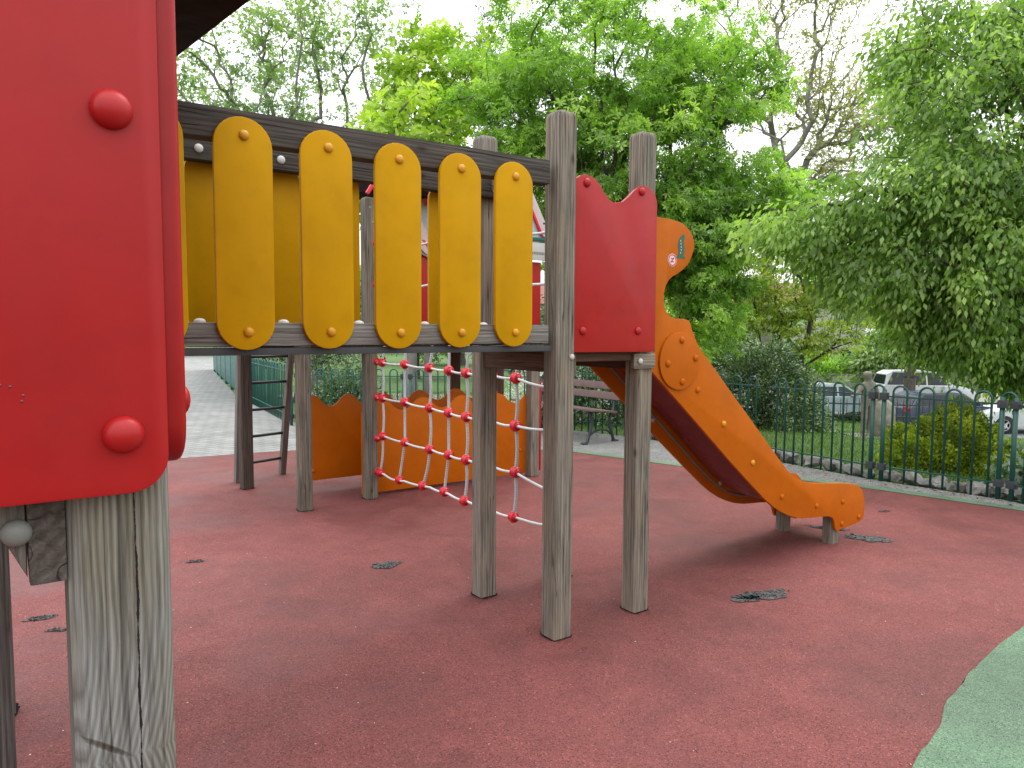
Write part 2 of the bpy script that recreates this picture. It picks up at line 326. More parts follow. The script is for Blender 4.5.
def add_tube(bm, pts, rad, seg=8, caps=True):
    pts = [Vector(p) for p in pts]; rads = rad if isinstance(rad, (list, tuple)) else [rad]*len(pts)
    fr = frame_mats(pts); rings = []
    for p, (x, y), r in zip(pts, fr, rads):
        rings.append([bm.verts.new(p + x*math.cos(2*PI*k/seg)*r + y*math.sin(2*PI*k/seg)*r) for k in range(seg)])
    for a, b in zip(rings, rings[1:]):
        for k in range(seg): bm.faces.new((a[k], a[(k+1) % seg], b[(k+1) % seg], b[k]))
    if caps: bm.faces.new(rings[0][::-1]); bm.faces.new(rings[-1])
def add_lathe(bm, prof, seg=16, M=Matrix()):
    rings = []
    for r, z in prof:
        if r < 1e-6: rings.append([bm.verts.new(M @ Vector((0, 0, z)))])
        else: rings.append([bm.verts.new(M @ Vector((r*math.cos(2*PI*k/seg), r*math.sin(2*PI*k/seg), z))) for k in range(seg)])
    for a, b in zip(rings, rings[1:]):
        for k in range(seg):
            q = (k+1) % seg
            if len(a) == 1 and len(b) == 1: continue
            if len(a) == 1: bm.faces.new((a[0], b[k], b[q]))
            elif len(b) == 1: bm.faces.new((a[k], a[q], b[0]))
            else: bm.faces.new((a[k], a[q], b[q], b[k]))
def add_prism(bm, outline, t, bev=0, seg=2):
    """outline in local x,z ; thickness along y from 0 to t"""
    f = bm.faces.new([bm.verts.new((x, 0, z)) for x, z in outline])
    r = bmesh.ops.extrude_face_region(bm, geom=[f]); vs_ = [g for g in r['geom'] if isinstance(g, bmesh.types.BMVert)]
    bmesh.ops.translate(bm, verts=vs_, vec=(0, t, 0))
    if bev:
        es = [e for e in bm.edges if abs(e.verts[0].co.y-e.verts[1].co.y) < 1e-7]
        bmesh.ops.bevel(bm, geom=es, offset=bev, segments=seg, affect='EDGES', profile=.6)
def panel_me(outline, t, bev=.004):
    bm = bmesh.new(); add_prism(bm, outline, t, bev); me = fin(bm, True); return autosmooth(me, 40)
def smooth_outline(pts, it=2):
    for _ in range(it):
        out = []
        for i in range(len(pts)):
            a, b = pts[i], pts[(i+1) % len(pts)]
            out += [(a[0]*.75+b[0]*.25, a[1]*.75+b[1]*.25), (a[0]*.25+b[0]*.75, a[1]*.25+b[1]*.75)]
        pts = out
    return pts
def T(x, y, z): return Matrix.Translation((x, y, z))
RX = lambda a: Matrix.Rotation(a, 4, 'X'); RY = lambda a: Matrix.Rotation(a, 4, 'Y'); RZ = lambda a: Matrix.Rotation(a, 4, 'Z')

def post_me(w, h, cham=.009, rtop=.03):
    bm = bmesh.new(); a = w/2; c = cham
    oct_ = [(a-c, -a), (a, -a+c), (a, a-c), (a-c, a), (-a+c, a), (-a, a-c), (-a, -a+c), (-a+c, -a)]
    levels = [(0, 1)]; n = max(2, int(h/.25))
    levels += [(h*i/n*(1-rtop/h), 1) for i in range(1, n)] + [(h-rtop, 1), (h-rtop*.6, .965), (h-rtop*.3, .89), (h-rtop*.1, .77), (h, .55)]
    rings = [[bm.verts.new((x*s, y*s, z)) for x, y in oct_] for z, s in levels]
    for p, q in zip(rings, rings[1:]):
        for k in range(8): bm.faces.new((p[k], p[(k+1) % 8], q[(k+1) % 8], q[k]))
    bm.faces.new(rings[-1]); bm.faces.new(rings[0][::-1])
    return autosmooth(fin(bm, True), 25)
def beam(name, p0, p1, w, h, mat, parent, bev=.006):
    """beam from p0 to p1 (thing space), section w horizontally, h vertically; local z runs along it"""
    p0, p1 = Vector(p0), Vector(p1); d = p1-p0; L = d.length; z = d.normalized()
    up = Vector((0, 0, 1)) if abs(z.z) < .9 else Vector((0, 1, 0)); x = up.cross(z).normalized(); y = z.cross(x)
    M = Matrix((x, y, z)).transposed().to_4x4(); M.translation = p0
    return link(name, box_me((-w/2, -h/2, 0), (w/2, h/2, L), bev), mat, parent, M)
def dome_me(r, h):
    bm = bmesh.new(); prof = [(r*.98, 0)] + [(r*math.cos(a), h*.2+h*.8*math.sin(a)) for a in [R(0), R(18), R(36), R(54), R(72), R(90)]]
    prof[-1] = (0, h); add_lathe(bm, prof, 18); return fin(bm, True)
DOME = {}
def bolt(parent, x, y, z, mat, r=.018, face='-y', h=None):
    k = (r, mat.name, h)
    if k not in DOME: DOME[k] = dome_me(r, h or r*.75); DOME[k].materials.append(mat)
    rot = {'-y': RX(PI/2), '+y': RX(-PI/2), '+x': RY(PI/2), '-x': RY(-PI/2), '+z': Matrix(), '-z': RX(PI)}[face]
    return link('bolt', DOME[k], None, parent, T(x, y, z) @ rot)

# ------------------------------------------------------------------ the ground
FENCE = [(-3.35, 11.0), (-1.6, 10.9), (.55, 11.0), (1.8, 9.95), (2.95, 8.3), (3.655, 7.15), (4.385, 6.31), (5.0, 4.6), (5.5, 2.5), (5.6, -1), (5.6, -6)]
def seg_dist(x, y):
    best = 1e9; sgn = 1
    for (ax, ay), (bx, by) in zip(FENCE, FENCE[1:]):
        dx, dy = bx-ax, by-ay; L = dx*dx+dy*dy; t = max(0, min(1, ((x-ax)*dx+(y-ay)*dy)/L)); px, py = ax+dx*t, ay+dy*t
        d = math.hypot(x-px, y-py)
        if d < best: best = d; sgn = 1 if (dx*(y-py)-dy*(x-px)) > 0 else -1
    return best*sgn
def sst(a, b, x): t = max(0, min(1, (x-a)/(b-a))); return t*t*(3-2*t)
def ground_z(x, y):
    d = seg_dist(x, y)
    if d < 0 and not (y > 11 and x < -3.35): return -.03
    d = abs(d)
    w = sst(-1.5, 2.5, x)
    low = -.03-.062*min(d, 10)-sst(9.5, 14.5, d)*1.6
    left = -.03-.01*min(d, 10)-sst(22, 40, d)*.3
    return low*w+left*(1-w)
def grid_sheet(name, xs, ys, zf, mat):
    me = bpy.data.meshes.new(name); V = [(x, y, zf(x, y)) for y in ys for x in xs]; nx = len(xs)
    F_ = [(j*nx+i, j*nx+i+1, (j+1)*nx+i+1, (j+1)*nx+i) for j in range(len(ys)-1) for i in range(nx-1)]
    me.from_pydata(V, [], F_); me.update()
    for p in me.polygons: p.use_smooth = True
    return tag(link(name, me, mat), kind='structure')
def axis(stops):
    out = []
    for (a, b, s) in stops:
        n = max(1, round((b-a)/s)); out += [a+(b-a)*i/n for i in range(n)]
    return out + [stops[-1][1]]
grid_sheet('ground', axis([(-900, -100, 200), (-100, -20, 16), (-20, 22, .7), (22, 60, 6), (60, 100, 20), (100, 900, 200)]), axis([(-60, -8, 13), (-8, 34, .7), (34, 60, 5), (60, 100, 20), (100, 1200, 220)]), ground_z, M_LAWN)
def poly_sheet(name, pts, z, mat, thick=0):
    bm = bmesh.new(); f = bm.faces.new([bm.verts.new((x, y, z)) for x, y in pts])
    bmesh.ops.triangulate(bm, faces=[f])
    me = fin(bm)
    if me.polygons and me.polygons[0].normal.z < 0: me.flip_normals()
    return tag(link(name, me, mat), kind='structure')
def resample(pts, step=.25, closed=False):
    """Catmull-Rom through the points"""
    P = [Vector((p[0], p[1], 0)) for p in pts]; out = []; n = len(P)
    for i in range(n-1):
        p0, p1, p2, p3 = P[max(i-1, 0)], P[i], P[i+1], P[min(i+2, n-1)]
        k = max(1, int((p2-p1).length/step))
        for j in range(k):
            t = j/k; q = .5*((2*p1)+(-p0+p2)*t+(2*p0-5*p1+4*p2-p3)*t*t+(-p0+3*p1-3*p2+p3)*t**3); out.append((q.x, q.y))
    out.append((P[-1].x, P[-1].y)); return out
EDGE = resample([(-7.5, 6.2), (-5.4, 7.3), (-3.76, 8.08), (-2.57, 8.68), (-1, 8.95), (.47, 8.75), (.95, 8.48), (1.89, 7.71), (2.65, 7.18), (3.3, 6.72), (3.95, 6.1), (4.35, 5.6), (4.9, 3.9), (5.05, 1), (5, -6)], .2)
def offset(pts, d):
    out = []
    for i, p in enumerate(pts):
        a = Vector(pts[max(i-1, 0)]); b = Vector(pts[min(i+1, len(pts)-1)]); t = (b-a).normalized(); out.append((p[0]-t.y*d, p[1]+t.x*d))
    return out
poly_sheet('gravel_strip', [(-2.6, 7.2), (-2.55, 10.9)] + [(p[0], p[1]) for p in FENCE[1:]] + [(1, -6), (0, 5)], -.016, M_GRAVEL)
poly_sheet('paved_path', [(-2.55, 8.0), (-2.55, 10.86), (-3.3, 11.1), (-6.1, 15.9), (-10.8, 26), (-16, 40), (-24, 40), (-19, 24), (-15, 12), (-14, 5), (-6, 5)], -.012, M_PAVE)
poly_sheet('rubber_floor', EDGE + [(-9, -6), (-12, 2), (-10, 5.2)], 0, M_RED)
bi = [i for i, p in enumerate(EDGE) if p[0] > -.2 or p[1] < 0]
band = EDGE[bi[0]:]; bo = offset(band, .13)
bm = bmesh.new(); va = [bm.verts.new((x, y, .004)) for x, y in offset(band, -.012)]; vb = [bm.verts.new((x, y, .004)) for x, y in bo]
for k in range(len(va)-1): bm.faces.new((va[k], va[k+1], vb[k+1], vb[k]))
me = fin(bm)
if me.polygons[0].normal.z < 0: me.flip_normals()
tag(link('green_border_band', me, M_GREEN), kind='structure')
GB = resample([(3.4, 4.15), (2.9, 3.75), (2.553, 3.485), (2.264, 3.253), (1.98, 3.0), (1.854, 2.87), (1.69, 2.71), (1.61, 2.587), (1.476, 2.449), (1.351, 2.313), (1.1, 1.9), (.95, 1.4), (1.0, .6), (1.3, -.5)], .06)
GB = [(x+.006*noise.noise((x*14, y*14, 1)), y+.006*noise.noise((x*14, y*14, 5))) for x, y in GB]
poly_sheet('green_rubber_area', GB + [(4.6, -.5), (4.75, 3.0), (4.2, 4.6)], .004, M_GREEN)
def patch(cx, cy, rx, ry, rz, seed):
    rnd = random.Random(seed); pts = []
    for k in range(64):
        a = 2*PI*k/64; r = .72+.42*noise.noise((math.cos(a)*1.6+seed, math.sin(a)*1.6, seed))+.16*noise.noise((math.cos(a)*6, math.sin(a)*6+seed, 2))+rnd.uniform(-.05, .05)
        x, y = math.cos(a)*rx*r, math.sin(a)*ry*r; pts.append((cx+x*math.cos(rz)-y*math.sin(rz), cy+x*math.sin(rz)+y*math.cos(rz)))
    bm = bmesh.new(); c = bm.verts.new((cx, cy, .004)); vv = [bm.verts.new((x, y, .004)) for x, y in pts]
    for k in range(64): bm.faces.new((c, vv[k], vv[(k+1) % 64]))
    # shreds and crumbs of torn rubber lying in the hole
    for k in range(int(230*max(rx, .12))):
        a = rnd.uniform(0, 2*PI); r = rnd.uniform(0, .6)**.6; x = cx+(math.cos(a)*rx*r)*math.cos(rz)-(math.sin(a)*ry*r)*math.sin(rz); y = cy+(math.cos(a)*rx*r)*math.sin(rz)+(math.sin(a)*ry*r)*math.cos(rz)
        s = rnd.uniform(.002, .006); add_box(bm, (-s, -s*.6, 0), (s, s*.6, s*.9), T(x, y, .004) @ RZ(rnd.uniform(0, 6)) @ RX(rnd.uniform(-.4, .4)))
    return tag(link('worn_patch', fin(bm), M_TORN), kind='structure')
patch(1.40, 3.90, .25, .085, .35, 3); patch(1.30, 3.84, .12, .06, .3, 11); patch(-.775, 4.37, .13, .075, .5, 5); patch(2.52, 5.02, .2, .11, -.5, 8); patch(2.36, 5.28, .19, .06, -.4, 14)
patch(-2.36, 3.52, .10, .035, .5, 21); patch(-2.18, 3.38, .07, .025, .2, 24); patch(-1.98, 4.42, .08, .03, .3, 27); patch(3.05, 5.8, .07, .025, .2, 31)

# ------------------------------------------------------------------ leaves and trees
rng = np.random.default_rng(11)
def shape(kind):
    """list of leaflets, each 4 points (base, side, tip, side), unit length along +x, normal +z"""
    if kind == 'simple': return [np.array([(0, 0, 0), (.42, .24, -.06), (1, 0, -.12), (.42, -.24, -.06)])]
    if kind == 'wide': return [np.array([(0, 0, 0), (.4, .40, -.1), (1, 0, -.2), (.4, -.40, -.1)])]
    if kind == 'needle': return [np.array([(0, 0, 0), (.5, .1, 0), (1, 0, 0), (.5, -.1, 0)])]
    out = []
    angs = {'palm': (-1.9, -1.0, 0, 1.0, 1.9), 'maple': (-1.25, 0, 1.25)}[kind]
    for a in angs:
        L = 1-.2*abs(a)/1.9; w = .17 if kind == 'palm' else .33; dr = -.42 if kind == 'palm' else -.22
        q = np.array([(0, 0, 0), (.6*L, w, dr*.35), (L, 0, dr*L), (.6*L, -w, dr*.35)]); c, s = math.cos(a), math.sin(a)
        out.append(np.stack([q[:, 0]*c-q[:, 1]*s, q[:, 0]*s+q[:, 1]*c, q[:, 2]], 1))
    return out
def leaves_mesh(P, Dv, size, kind, tint=None, droop=.4, flat=.7, jit=.35):
    """P centres (N,3), Dv outward directions (N,3)"""
    N = len(P); S = shape(kind); k = len(S)
    d = Dv + rng.normal(0, .6, (N, 3)); d[:, 2] -= droop; d /= np.linalg.norm(d, axis=1)[:, None]+1e-9
    up = np.tile(np.array([0, 0, 1.]), (N, 1))*flat + rng.normal(0, .5, (N, 3))
    s = np.cross(up, d); s /= np.linalg.norm(s, axis=1)[:, None]+1e-9; nrm = np.cross(d, s)
    sz = size*(1+rng.uniform(-jit, jit, N))
    V = np.empty((N, k*4, 3))
    for i, q in enumerate(S):
        for j in range(4): V[:, i*4+j] = P + (d*q[j, 0]+s*q[j, 1]+nrm*q[j, 2])*sz[:, None]
    V = V.reshape(-1, 3); nf = N*k
    idx = np.arange(nf*4, dtype=np.int32).reshape(-1, 4); tri = np.concatenate([idx[:, [0, 1, 2]], idx[:, [0, 2, 3]]], 1).reshape(-1)
    me = bpy.data.meshes.new('leaves'); me.vertices.add(len(V)); me.vertices.foreach_set('co', V.astype(np.float32).ravel())
    me.loops.add(nf*6); me.loops.foreach_set('vertex_index', tri); me.polygons.add(nf*2)
    me.polygons.foreach_set('loop_start', np.arange(0, nf*6, 3, dtype=np.int32)); me.polygons.foreach_set('loop_total', np.full(nf*2, 3, dtype=np.int32)); me.update()
    t = rng.beta(2, 2, N) if tint is None else np.clip(tint+rng.normal(0, .16, N), 0, 1)
    a = me.attributes.new('tint', 'FLOAT', 'FACE'); a.data.foreach_set('value', np.repeat(t, k*2).astype(np.float32))
    return me
def skeleton(base, fork, nodes, trunk_pts=4, power=1.15):
    """connect nodes to the nearest already connected node, trunk first"""
    base, fork = np.array(base, float), np.array(fork, float)
    pts = [base+(fork-base)*i/trunk_pts for i in range(trunk_pts+1)]; par = [-1]+list(range(trunk_pts)); plen = [0.0]
    for i in range(1, trunk_pts+1): plen.append(plen[-1]+np.linalg.norm(pts[i]-pts[i-1]))
    order = np.argsort(np.linalg.norm(nodes-fork, axis=1)); A = np.array(pts); PL = np.array(plen)
    lo = trunk_pts//2+1; buf = np.zeros((len(pts)+len(nodes)*2, 3)); buf[:len(A)] = A; pl = np.zeros(len(buf)); pl[:len(A)] = PL; n = len(A)
    for i in order:
        q = nodes[i]; d = np.linalg.norm(buf[lo:n]-q, axis=1); j = lo+int(np.argmin(d*power+pl[lo:n]*.5))
        mid = (buf[j]+q)/2+rng.normal(0, .05, 3)*d[j-lo]*1.2
        if d[j-lo] > .35:
            buf[n] = mid; pl[n] = pl[j]+d[j-lo]/2; par.append(j); n += 1; j = n-1
        buf[n] = q; pl[n] = pl[j]+np.linalg.norm(buf[j]-q); par.append(j); n += 1
    return buf[:n], par
def branch_mesh(pts, par, r0, tip=.008, expo=2.3):
    n = len(pts); w = np.zeros(n); kids = [0]*n
    for i in range(n-1, 0, -1):
        if w[i] == 0: w[i] = tip**expo
        w[par[i]] += w[i]; kids[par[i]] += 1
    r = w**(1/expo); r *= 1; r[0] = r[1] if n > 1 else r0
    sc = r0/max(r[0], 1e-6); r = tip+(r-tip)*sc if r[0] > tip else r
    r = np.maximum(r, tip*.7); r[0] = r0*1.25
    V = []; F_ = []
    for i in range(1, n):
        a, b = pts[par[i]], pts[i]; d = b-a; L = np.linalg.norm(d)
        if L < 1e-4: continue
        d = d/L; x = np.cross(d, (0.3, .5, .81)); x /= np.linalg.norm(x)+1e-9; y = np.cross(d, x)
        ra, rb = (r[par[i]] if par[i] < 5 else min(r[par[i]], r[i]*1.5)), r[i]; k = 10 if rb > .05 else (6 if rb > .015 else 4); s = len(V)
        for p, rr in ((a, ra), (b+d*rb*.3, rb)):
            for q in range(k): t = 2*PI*q/k; V.append(p+x*math.cos(t)*rr+y*math.sin(t)*rr)
        for q in range(k): F_.append((s+q, s+(q+1) % k, s+k+(q+1) % k, s+k+q))
    me = bpy.data.meshes.new('trunk'); me.from_pydata([tuple(v) for v in V], [], F_); me.update()
    for p in me.polygons: p.use_smooth = True
    return me
def lobes_nodes(lobes, shell=.55):
    out = []; tl = []
    for (cx, cy, cz, rx, ry, rz, cnt) in lobes:
        v = rng.normal(0, 1, (cnt, 3)); v /= np.linalg.norm(v, axis=1)[:, None]; rad = (shell+(1-shell)*rng.uniform(0, 1, cnt))**.8
        out.append(np.array([cx, cy, cz])+v*rad[:, None]*np.array([rx, ry, rz]))
    return np.concatenate(out)
def tree(name, label, cat, base, fork, lobes, lmat, bmat, kind='simple', lsize=.1, per=40, spread=.3, r0=.15, droop=.4, flat=.7, shell=.45, group=None, tip=.006, vary=.3, squash=.6, hang=0):
    root = thing(name, label, cat, base, 0, group); b = np.array(base, float)
    nodes = lobes_nodes(lobes, shell)-b
    pts, par = skeleton((0, 0, 0), np.array(fork)-b, nodes)
    link('trunk', branch_mesh(pts, par, r0, tip), bmat, root)
    N = len(nodes)*per; rep = np.repeat(nodes, per, 0); off = rng.normal(0, 1, (N, 3)); off /= np.linalg.norm(off, axis=1)[:, None]; off *= (rng.uniform(0, 1, N)**.5)[:, None]*spread; off[:, 2] *= squash
    if hang: off[:, 2] -= np.abs(rng.normal(0, hang, N))
    P = rep+off; ctr = nodes.mean(0); dv = (rep-ctr); dv /= np.linalg.norm(dv, axis=1)[:, None]+1e-6; dv = dv*.6+off/spread*.6
    tint = np.repeat(np.clip(rng.normal(.5, vary, len(nodes)), 0, 1), per)
    link('crown', leaves_mesh(P, dv, lsize, kind, tint, droop, flat), lmat, root)
    return root
def bush(name, label, cat, c, rad, n, lmat, kind='simple', lsize=.05, group=None, shell=.75, droop=0, flat=.6, stems=10, lump=.25):
    base = (c[0], c[1], c[2]); root = thing(name, label, cat, base, 0, group)
    v = rng.normal(0, 1, (n, 3)); v /= np.linalg.norm(v, axis=1)[:, None]; v[:, 2] = np.abs(v[:, 2])*1.0-.12*(rng.uniform(0, 1, n) < .3)
    rad_ = shell+(1-shell)*rng.uniform(0, 1, n)
    lum = np.array([1+lump*noise.noise(Vector(x)*2.3+Vector(c))+lump*.5*noise.noise(Vector(x)*6) for x in v])
    P = v*(rad_*lum)[:, None]*np.array(rad); tint = np.clip(.5+.9*np.array([noise.noise(Vector(x)*5+Vector((3, 1, 2))) for x in v]), 0, 1)
    link('foliage', leaves_mesh(P, v, lsize, kind, tint, droop, flat), lmat, root)
    bm = bmesh.new()
    for k in range(stems):
        a = rng.uniform(0, 2*PI); r = rng.uniform(.3, .75); e = Vector((math.cos(a)*rad[0]*r, math.sin(a)*rad[1]*r, rad[2]*rng.uniform(.5, .8)))
        add_tube(bm, [(e.x*.08, e.y*.08, -.1), e*.5+Vector((0, 0, rad[2]*.1)), e], [.03, .018, .006], 5)
    link('stem', fin(bm, True), B_DARK, root)
    return root

# ------------------------------------------------------------------ the play structure (local x along the bridge, local y away, origin at the foot of the near slide-tower post)
ANG = math.atan2(.573, .819)
play = thing('play_structure', 'wooden climbing frame with red, yellow and orange panels, plank bridge, rope net and slide', 'climbing frame', (.21, 3.385, 0), ANG)
def foot_gap(p, w, u, n):
    bm = bmesh.new(); k = 40; a_, b_ = [], []
    for i in range(k):
        t = 2*PI*i/k; c, s_ = math.cos(t), math.sin(t); q = 1/max(abs(c), abs(s_)); q = min(q, 1.3)
        a_.append(bm.verts.new((c*q*w*.42, s_*q*w*.42, .0045))); r_ = w*.5*q+.006+.014*abs(noise.noise((c*3+u*9, s_*3+n*7, 1))); b_.append(bm.verts.new((c*r_, s_*r_, .0045)))
    for i in range(k): bm.faces.new((a_[i], b_[i], b_[(i+1) % k], a_[(i+1) % k]))
    me = fin(bm)
    if me.polygons[0].normal.z < 0: me.flip_normals()
    link('foot_gap', me, P_GAP, p, T(u, n, 0))
def post(u, n, h, mat=None, w=.103, rz=0.0, label=None, z0=0):
    o = link('post', post_me(w, h-z0+.0), mat or W_GREY, play, T(u, n, z0) @ RZ(rz)); foot_gap(o, w, u, n); return tag(o, label)
pA = post(-.010, -.028, 2.445, w=.108); pB = post(.537, 0, 2.445); pC = post(-.005, .62, 2.475); pD = post(.537, .62, 2.2)
bolt(pA, .022, -.083, 1.335, P_WHT, .014); bolt(pC, .0, .5685, 1.31, P_WHT, .016); bolt(pC, .03, .5685, 1.345, P_WHT, .014)
# dark torn collar of rubber around the feet
# bridge
planks = []
PW, PH = .196, .79
def capsule(w, h, k=14):
    r = w/2; out = []
    for i in range(k+1): a = PI*i/k; out.append((r*math.cos(a), h-r+r*math.sin(a)))
    for i in range(k+1): a = PI+PI*i/k; out.append((r*math.cos(a), r+r*math.sin(a)))
    return out
PM = panel_me(capsule(PW, PH), .02, .005); PM.materials.append(P_YEL)
BU = [-2.0, -1.7175, -1.4345, -1.138, -.855, -.577, -.306]
for i, cu in enumerate(BU):
    zz = 1.381 + (.004 if i == 6 else 0) + (.002 if i % 2 else 0)
    p = link('plank', PM, None, play, T(cu, -.086, zz) @ RY([.004, -.003, .002, -.004, .001, .003, -.002][i])); p['label'] = 'yellow round-ended plank on the near side of the bridge'
    bolt(p, cu+.003, -.086, zz+PH-.062, P_BRASS, .0175, h=.013); bolt(p, cu+.006, -.086, zz+.062, P_BRASS, .0175, h=.013)
for cu in (-1.965, -1.68, -1.396, -1.113, -.828, -.545, -.262):
    link('plank', PM, None, play, T(cu, .585, 1.415))['label'] = 'yellow round-ended plank on the far side of the bridge'
b1 = beam('handrail', (-2.19, -.03, 2.135), (-.10, -.03, 2.161), .07, .105, W_DARK, play)
b2 = beam('handrail', (-2.19, .545, 2.182), (.03, .545, 2.19), .07, .092, W_DARK, play)
for x in (-1.725, -1.452, -1.1-.02, -.60, -.012): bolt(b2, x, .51, 2.182, P_WHT, .018, h=.012)
b3 = beam('deck_beam', (-2.19, -.03, 1.432), (-.10, -.03, 1.440), .07, .082, W_BEAM, play)
for px_u in (-1.575, -1.29, -1.0, -.715, -.43): bolt(b3, px_u, -.03, 1.474, P_WHT, .02, '+z', .016)
b4 = beam('deck_beam', (-2.19, .545, 1.432), (-.05, .545, 1.440), .07, .082, W_BEAM, play)
link('edge_strip', box_me((-2.19, -.058, 1.362), (-.08, .0, 1.388), .004), P_BLK, play)
for k in range(22):
    if k % 1 == 0: link('deck_board', box_me((-.046, -.285, -.014), (.046, .285, .014), .003), W_GREY, play, T(-2.14+k*.096, .2575, 1.405))
for x in (-1.575, -1.29, -1.0, -.6): bolt(b4, x, .545, 1.392, P_WHT, .016, '-z', .02)
# slide tower deck and frame
tb = beam('deck_beam', (-.005, .045, 1.305), (-.005, .575, 1.305), .07, .09, W_BROWN, play)
beam('deck_beam', (.04, .62, 1.305), (.505, .62, 1.305), .07, .09, W_BROWN, play)
beam('deck_beam', (.55, .045, 1.305), (.55, .575, 1.305), .07, .09, W_BROWN, play)
link('deck_panel', box_me((-.05, -.05, 1.352), (.6, .67, 1.378), .003), W_BROWN, play)
fb = beam('deck_beam', (.045, .0, 1.330), (.48, .0, 1.330), .06, .042, W_BROWN, play)
cl_ = beam('cleat', (.46, -.03, 1.306), (.575, -.065, 1.306), .04, .075, W_GREY, play); bolt(cl_, .485, -.062, 1.306, P_WHT, .015)
beam('cleat', (.075, -.02, 1.24), (.075, -.02, 1.35), .03, .03, W_GREY, play)
beam('handrail', (-.005, .045, 2.22), (-.005, .575, 2.22), .06, .08, W_GREY, play)
# red wavy panel of the slide tower
OUT = [(.016, 1.375), (.034, 1.356), (.55, 1.352), (.574, 1.372), (.569, 2.10), (.553, 2.135), (.525, 2.158), (.49, 2.168), (.45, 2.163), (.415, 2.14), (.375, 2.105), (.335, 2.076), (.285, 2.065), (.25, 2.075), (.215, 2.105), (.185, 2.14), (.155, 2.163), (.115, 2.175), (.07, 2.168), (.04, 2.145), (.022, 2.11)]
rp = link('wavy_panel', panel_me(OUT, .02, .004), P_RED, play, T(-.004, -.080, 0)); rp['label'] = 'red panel with two rounded peaks'
for x, z in ((.115, 2.137), (.468, 2.137), (.1, 1.455), (.458, 1.457)): bolt(rp, x-.012, -.080, z, P_RED, .02, h=.014)

# slide
SL = [(.64, 2.05), (.72, 2.055), (.813, 2.052), (.875, 2.045), (.924, 2.027), (.968, 1.995), (.991, 1.957), (.996, 1.915), (.978, 1.869), (.95, 1.825), (.908, 1.79), (.87, 1.768), (.831, 1.752), (.80, 1.73), (.778, 1.70), (.765, 1.65), (.766, 1.61), (.778, 1.575), (.80, 1.548), (.83, 1.532), (.875, 1.525), (.935, 1.525), (.965, 1.517), (.980, 1.50), (.992, 1.47), (1.02, 1.42), (1.06, 1.365), (1.11, 1.32),
      (1.20, 1.238), (1.36, 1.09), (1.525, .941), (1.73, .752), (1.90, .60), (1.96, .553), (2.02, .518), (2.1, .489), (2.2, .467), (2.382, .443), (2.55, .425), (2.692, .402), (2.755, .388), (2.80, .360), (2.832, .325), (2.85, .275), (2.858, .22), (2.856, .165), (2.84, .135), (2.805, .118), (2.70, .108), (2.588, .100), (2.53, .094), (2.505, .10), (2.49, .125), (2.478, .165), (2.455, .195), (2.41, .212), (2.32, .224), (2.21, .231), (2.12, .240), (2.03, .258), (1.94, .288), (1.86, .322), (1.78, .366), (1.692, .426), (1.56, .528), (1.359, .688), (1.0, .985), (.64, 1.28)]
def lower_profile(du):   # centre line of the chute (u, z)
    return [(.50, 1.375), (.60, 1.37), (.70, 1.345), (.85, 1.235), (1.0, 1.105), (1.359, .80), (1.62, .575), (1.80, .44), (1.94, .36), (2.08, .318), (2.25, .298), (2.5, .292), (2.74, .285)]
bm = bmesh.new(); LP = lower_profile(0); n0, n1 = .072, .53
prof = lambda u, z, k: z
cols = 9; grid = []
for i, (x, z) in enumerate(LP):
    tdir = Vector((LP[min(i+1, len(LP)-1)][0]-LP[max(i-1, 0)][0], LP[min(i+1, len(LP)-1)][1]-LP[max(i-1, 0)][1])).normalized(); nx, nz = -tdir.y, tdir.x
    row = []
    for k in range(cols):
        t = k/(cols-1); lift = .055*(abs(t-.5)*2)**6
        row.append(bm.verts.new((x+nx*lift, n0+(n1-n0)*t, z+nz*lift)))
    grid.append(row)
for a, b in zip(grid, grid[1:]):
    for k in range(cols-1): bm.faces.new((a[k], a[k+1], b[k+1], b[k]))
bmesh.ops.solidify(bm, geom=bm.faces[:], thickness=.006)
slide = link('slide', fin(bm, True), P_MAR, play); slide['label'] = 'orange sided slide with maroon chute'
SP = panel_me(SL, .02, .004)
SP.materials.append(P_ORA)
sp1 = link('side_panel', SP, None, slide, T(0, .05, 0)); sp2 = link('side_panel', SP, None, slide, T(0, .532, 0))
# lip rail along the lower edge of the chute
bm = bmesh.new(); add_tube(bm, [(x, .525, z-.012) for x, z in LP[2:]], .008, 8); link('chute_rail', fin(bm, True), P_STEEL, slide)
bm = bmesh.new(); f = [(.158*math.cos(2*PI*k/48), .158*math.sin(2*PI*k/48)) for k in range(48)]; add_prism(bm, f, .014, .005)
disc = link('disc', autosmooth(fin(bm, True), 40), P_ORA, slide, T(.888, .0355, 1.296))
for x, z in ((.896, 1.41), (1.01, 1.31), (.79, 1.284), (.905, 1.182)): bolt(slide, x, .036, z, P_ORA, .019, h=.013)
for x, z in ((1.05, 1.13), (1.283, .923), (1.563, .666), (1.867, .418), (2.255, .307), (2.57, .293), (2.783, .157), (2.568, .139)): bolt(slide, x, .05, z, P_ORA if x not in (1.283, 1.563) else P_BRASS, .018, h=.012)
for x, z in ((.62, 1.33), (1.2, .9), (1.867, .418)): bolt(slide, x, .532, z, P_WHT, .016, h=.01)
def leg(u, n, h, top):
    return link('leg', post_me(.08, h, .008, .004), W_GREY, slide, T(u, n, 0))
leg(2.535, .112, .2, 0); leg(2.535, .485, .2, 0); 
link('foot_block', box_me((-.03, -.03, 0), (.03, .03, .06), .003), P_ORA, slide, T(2.12, .12, .235))
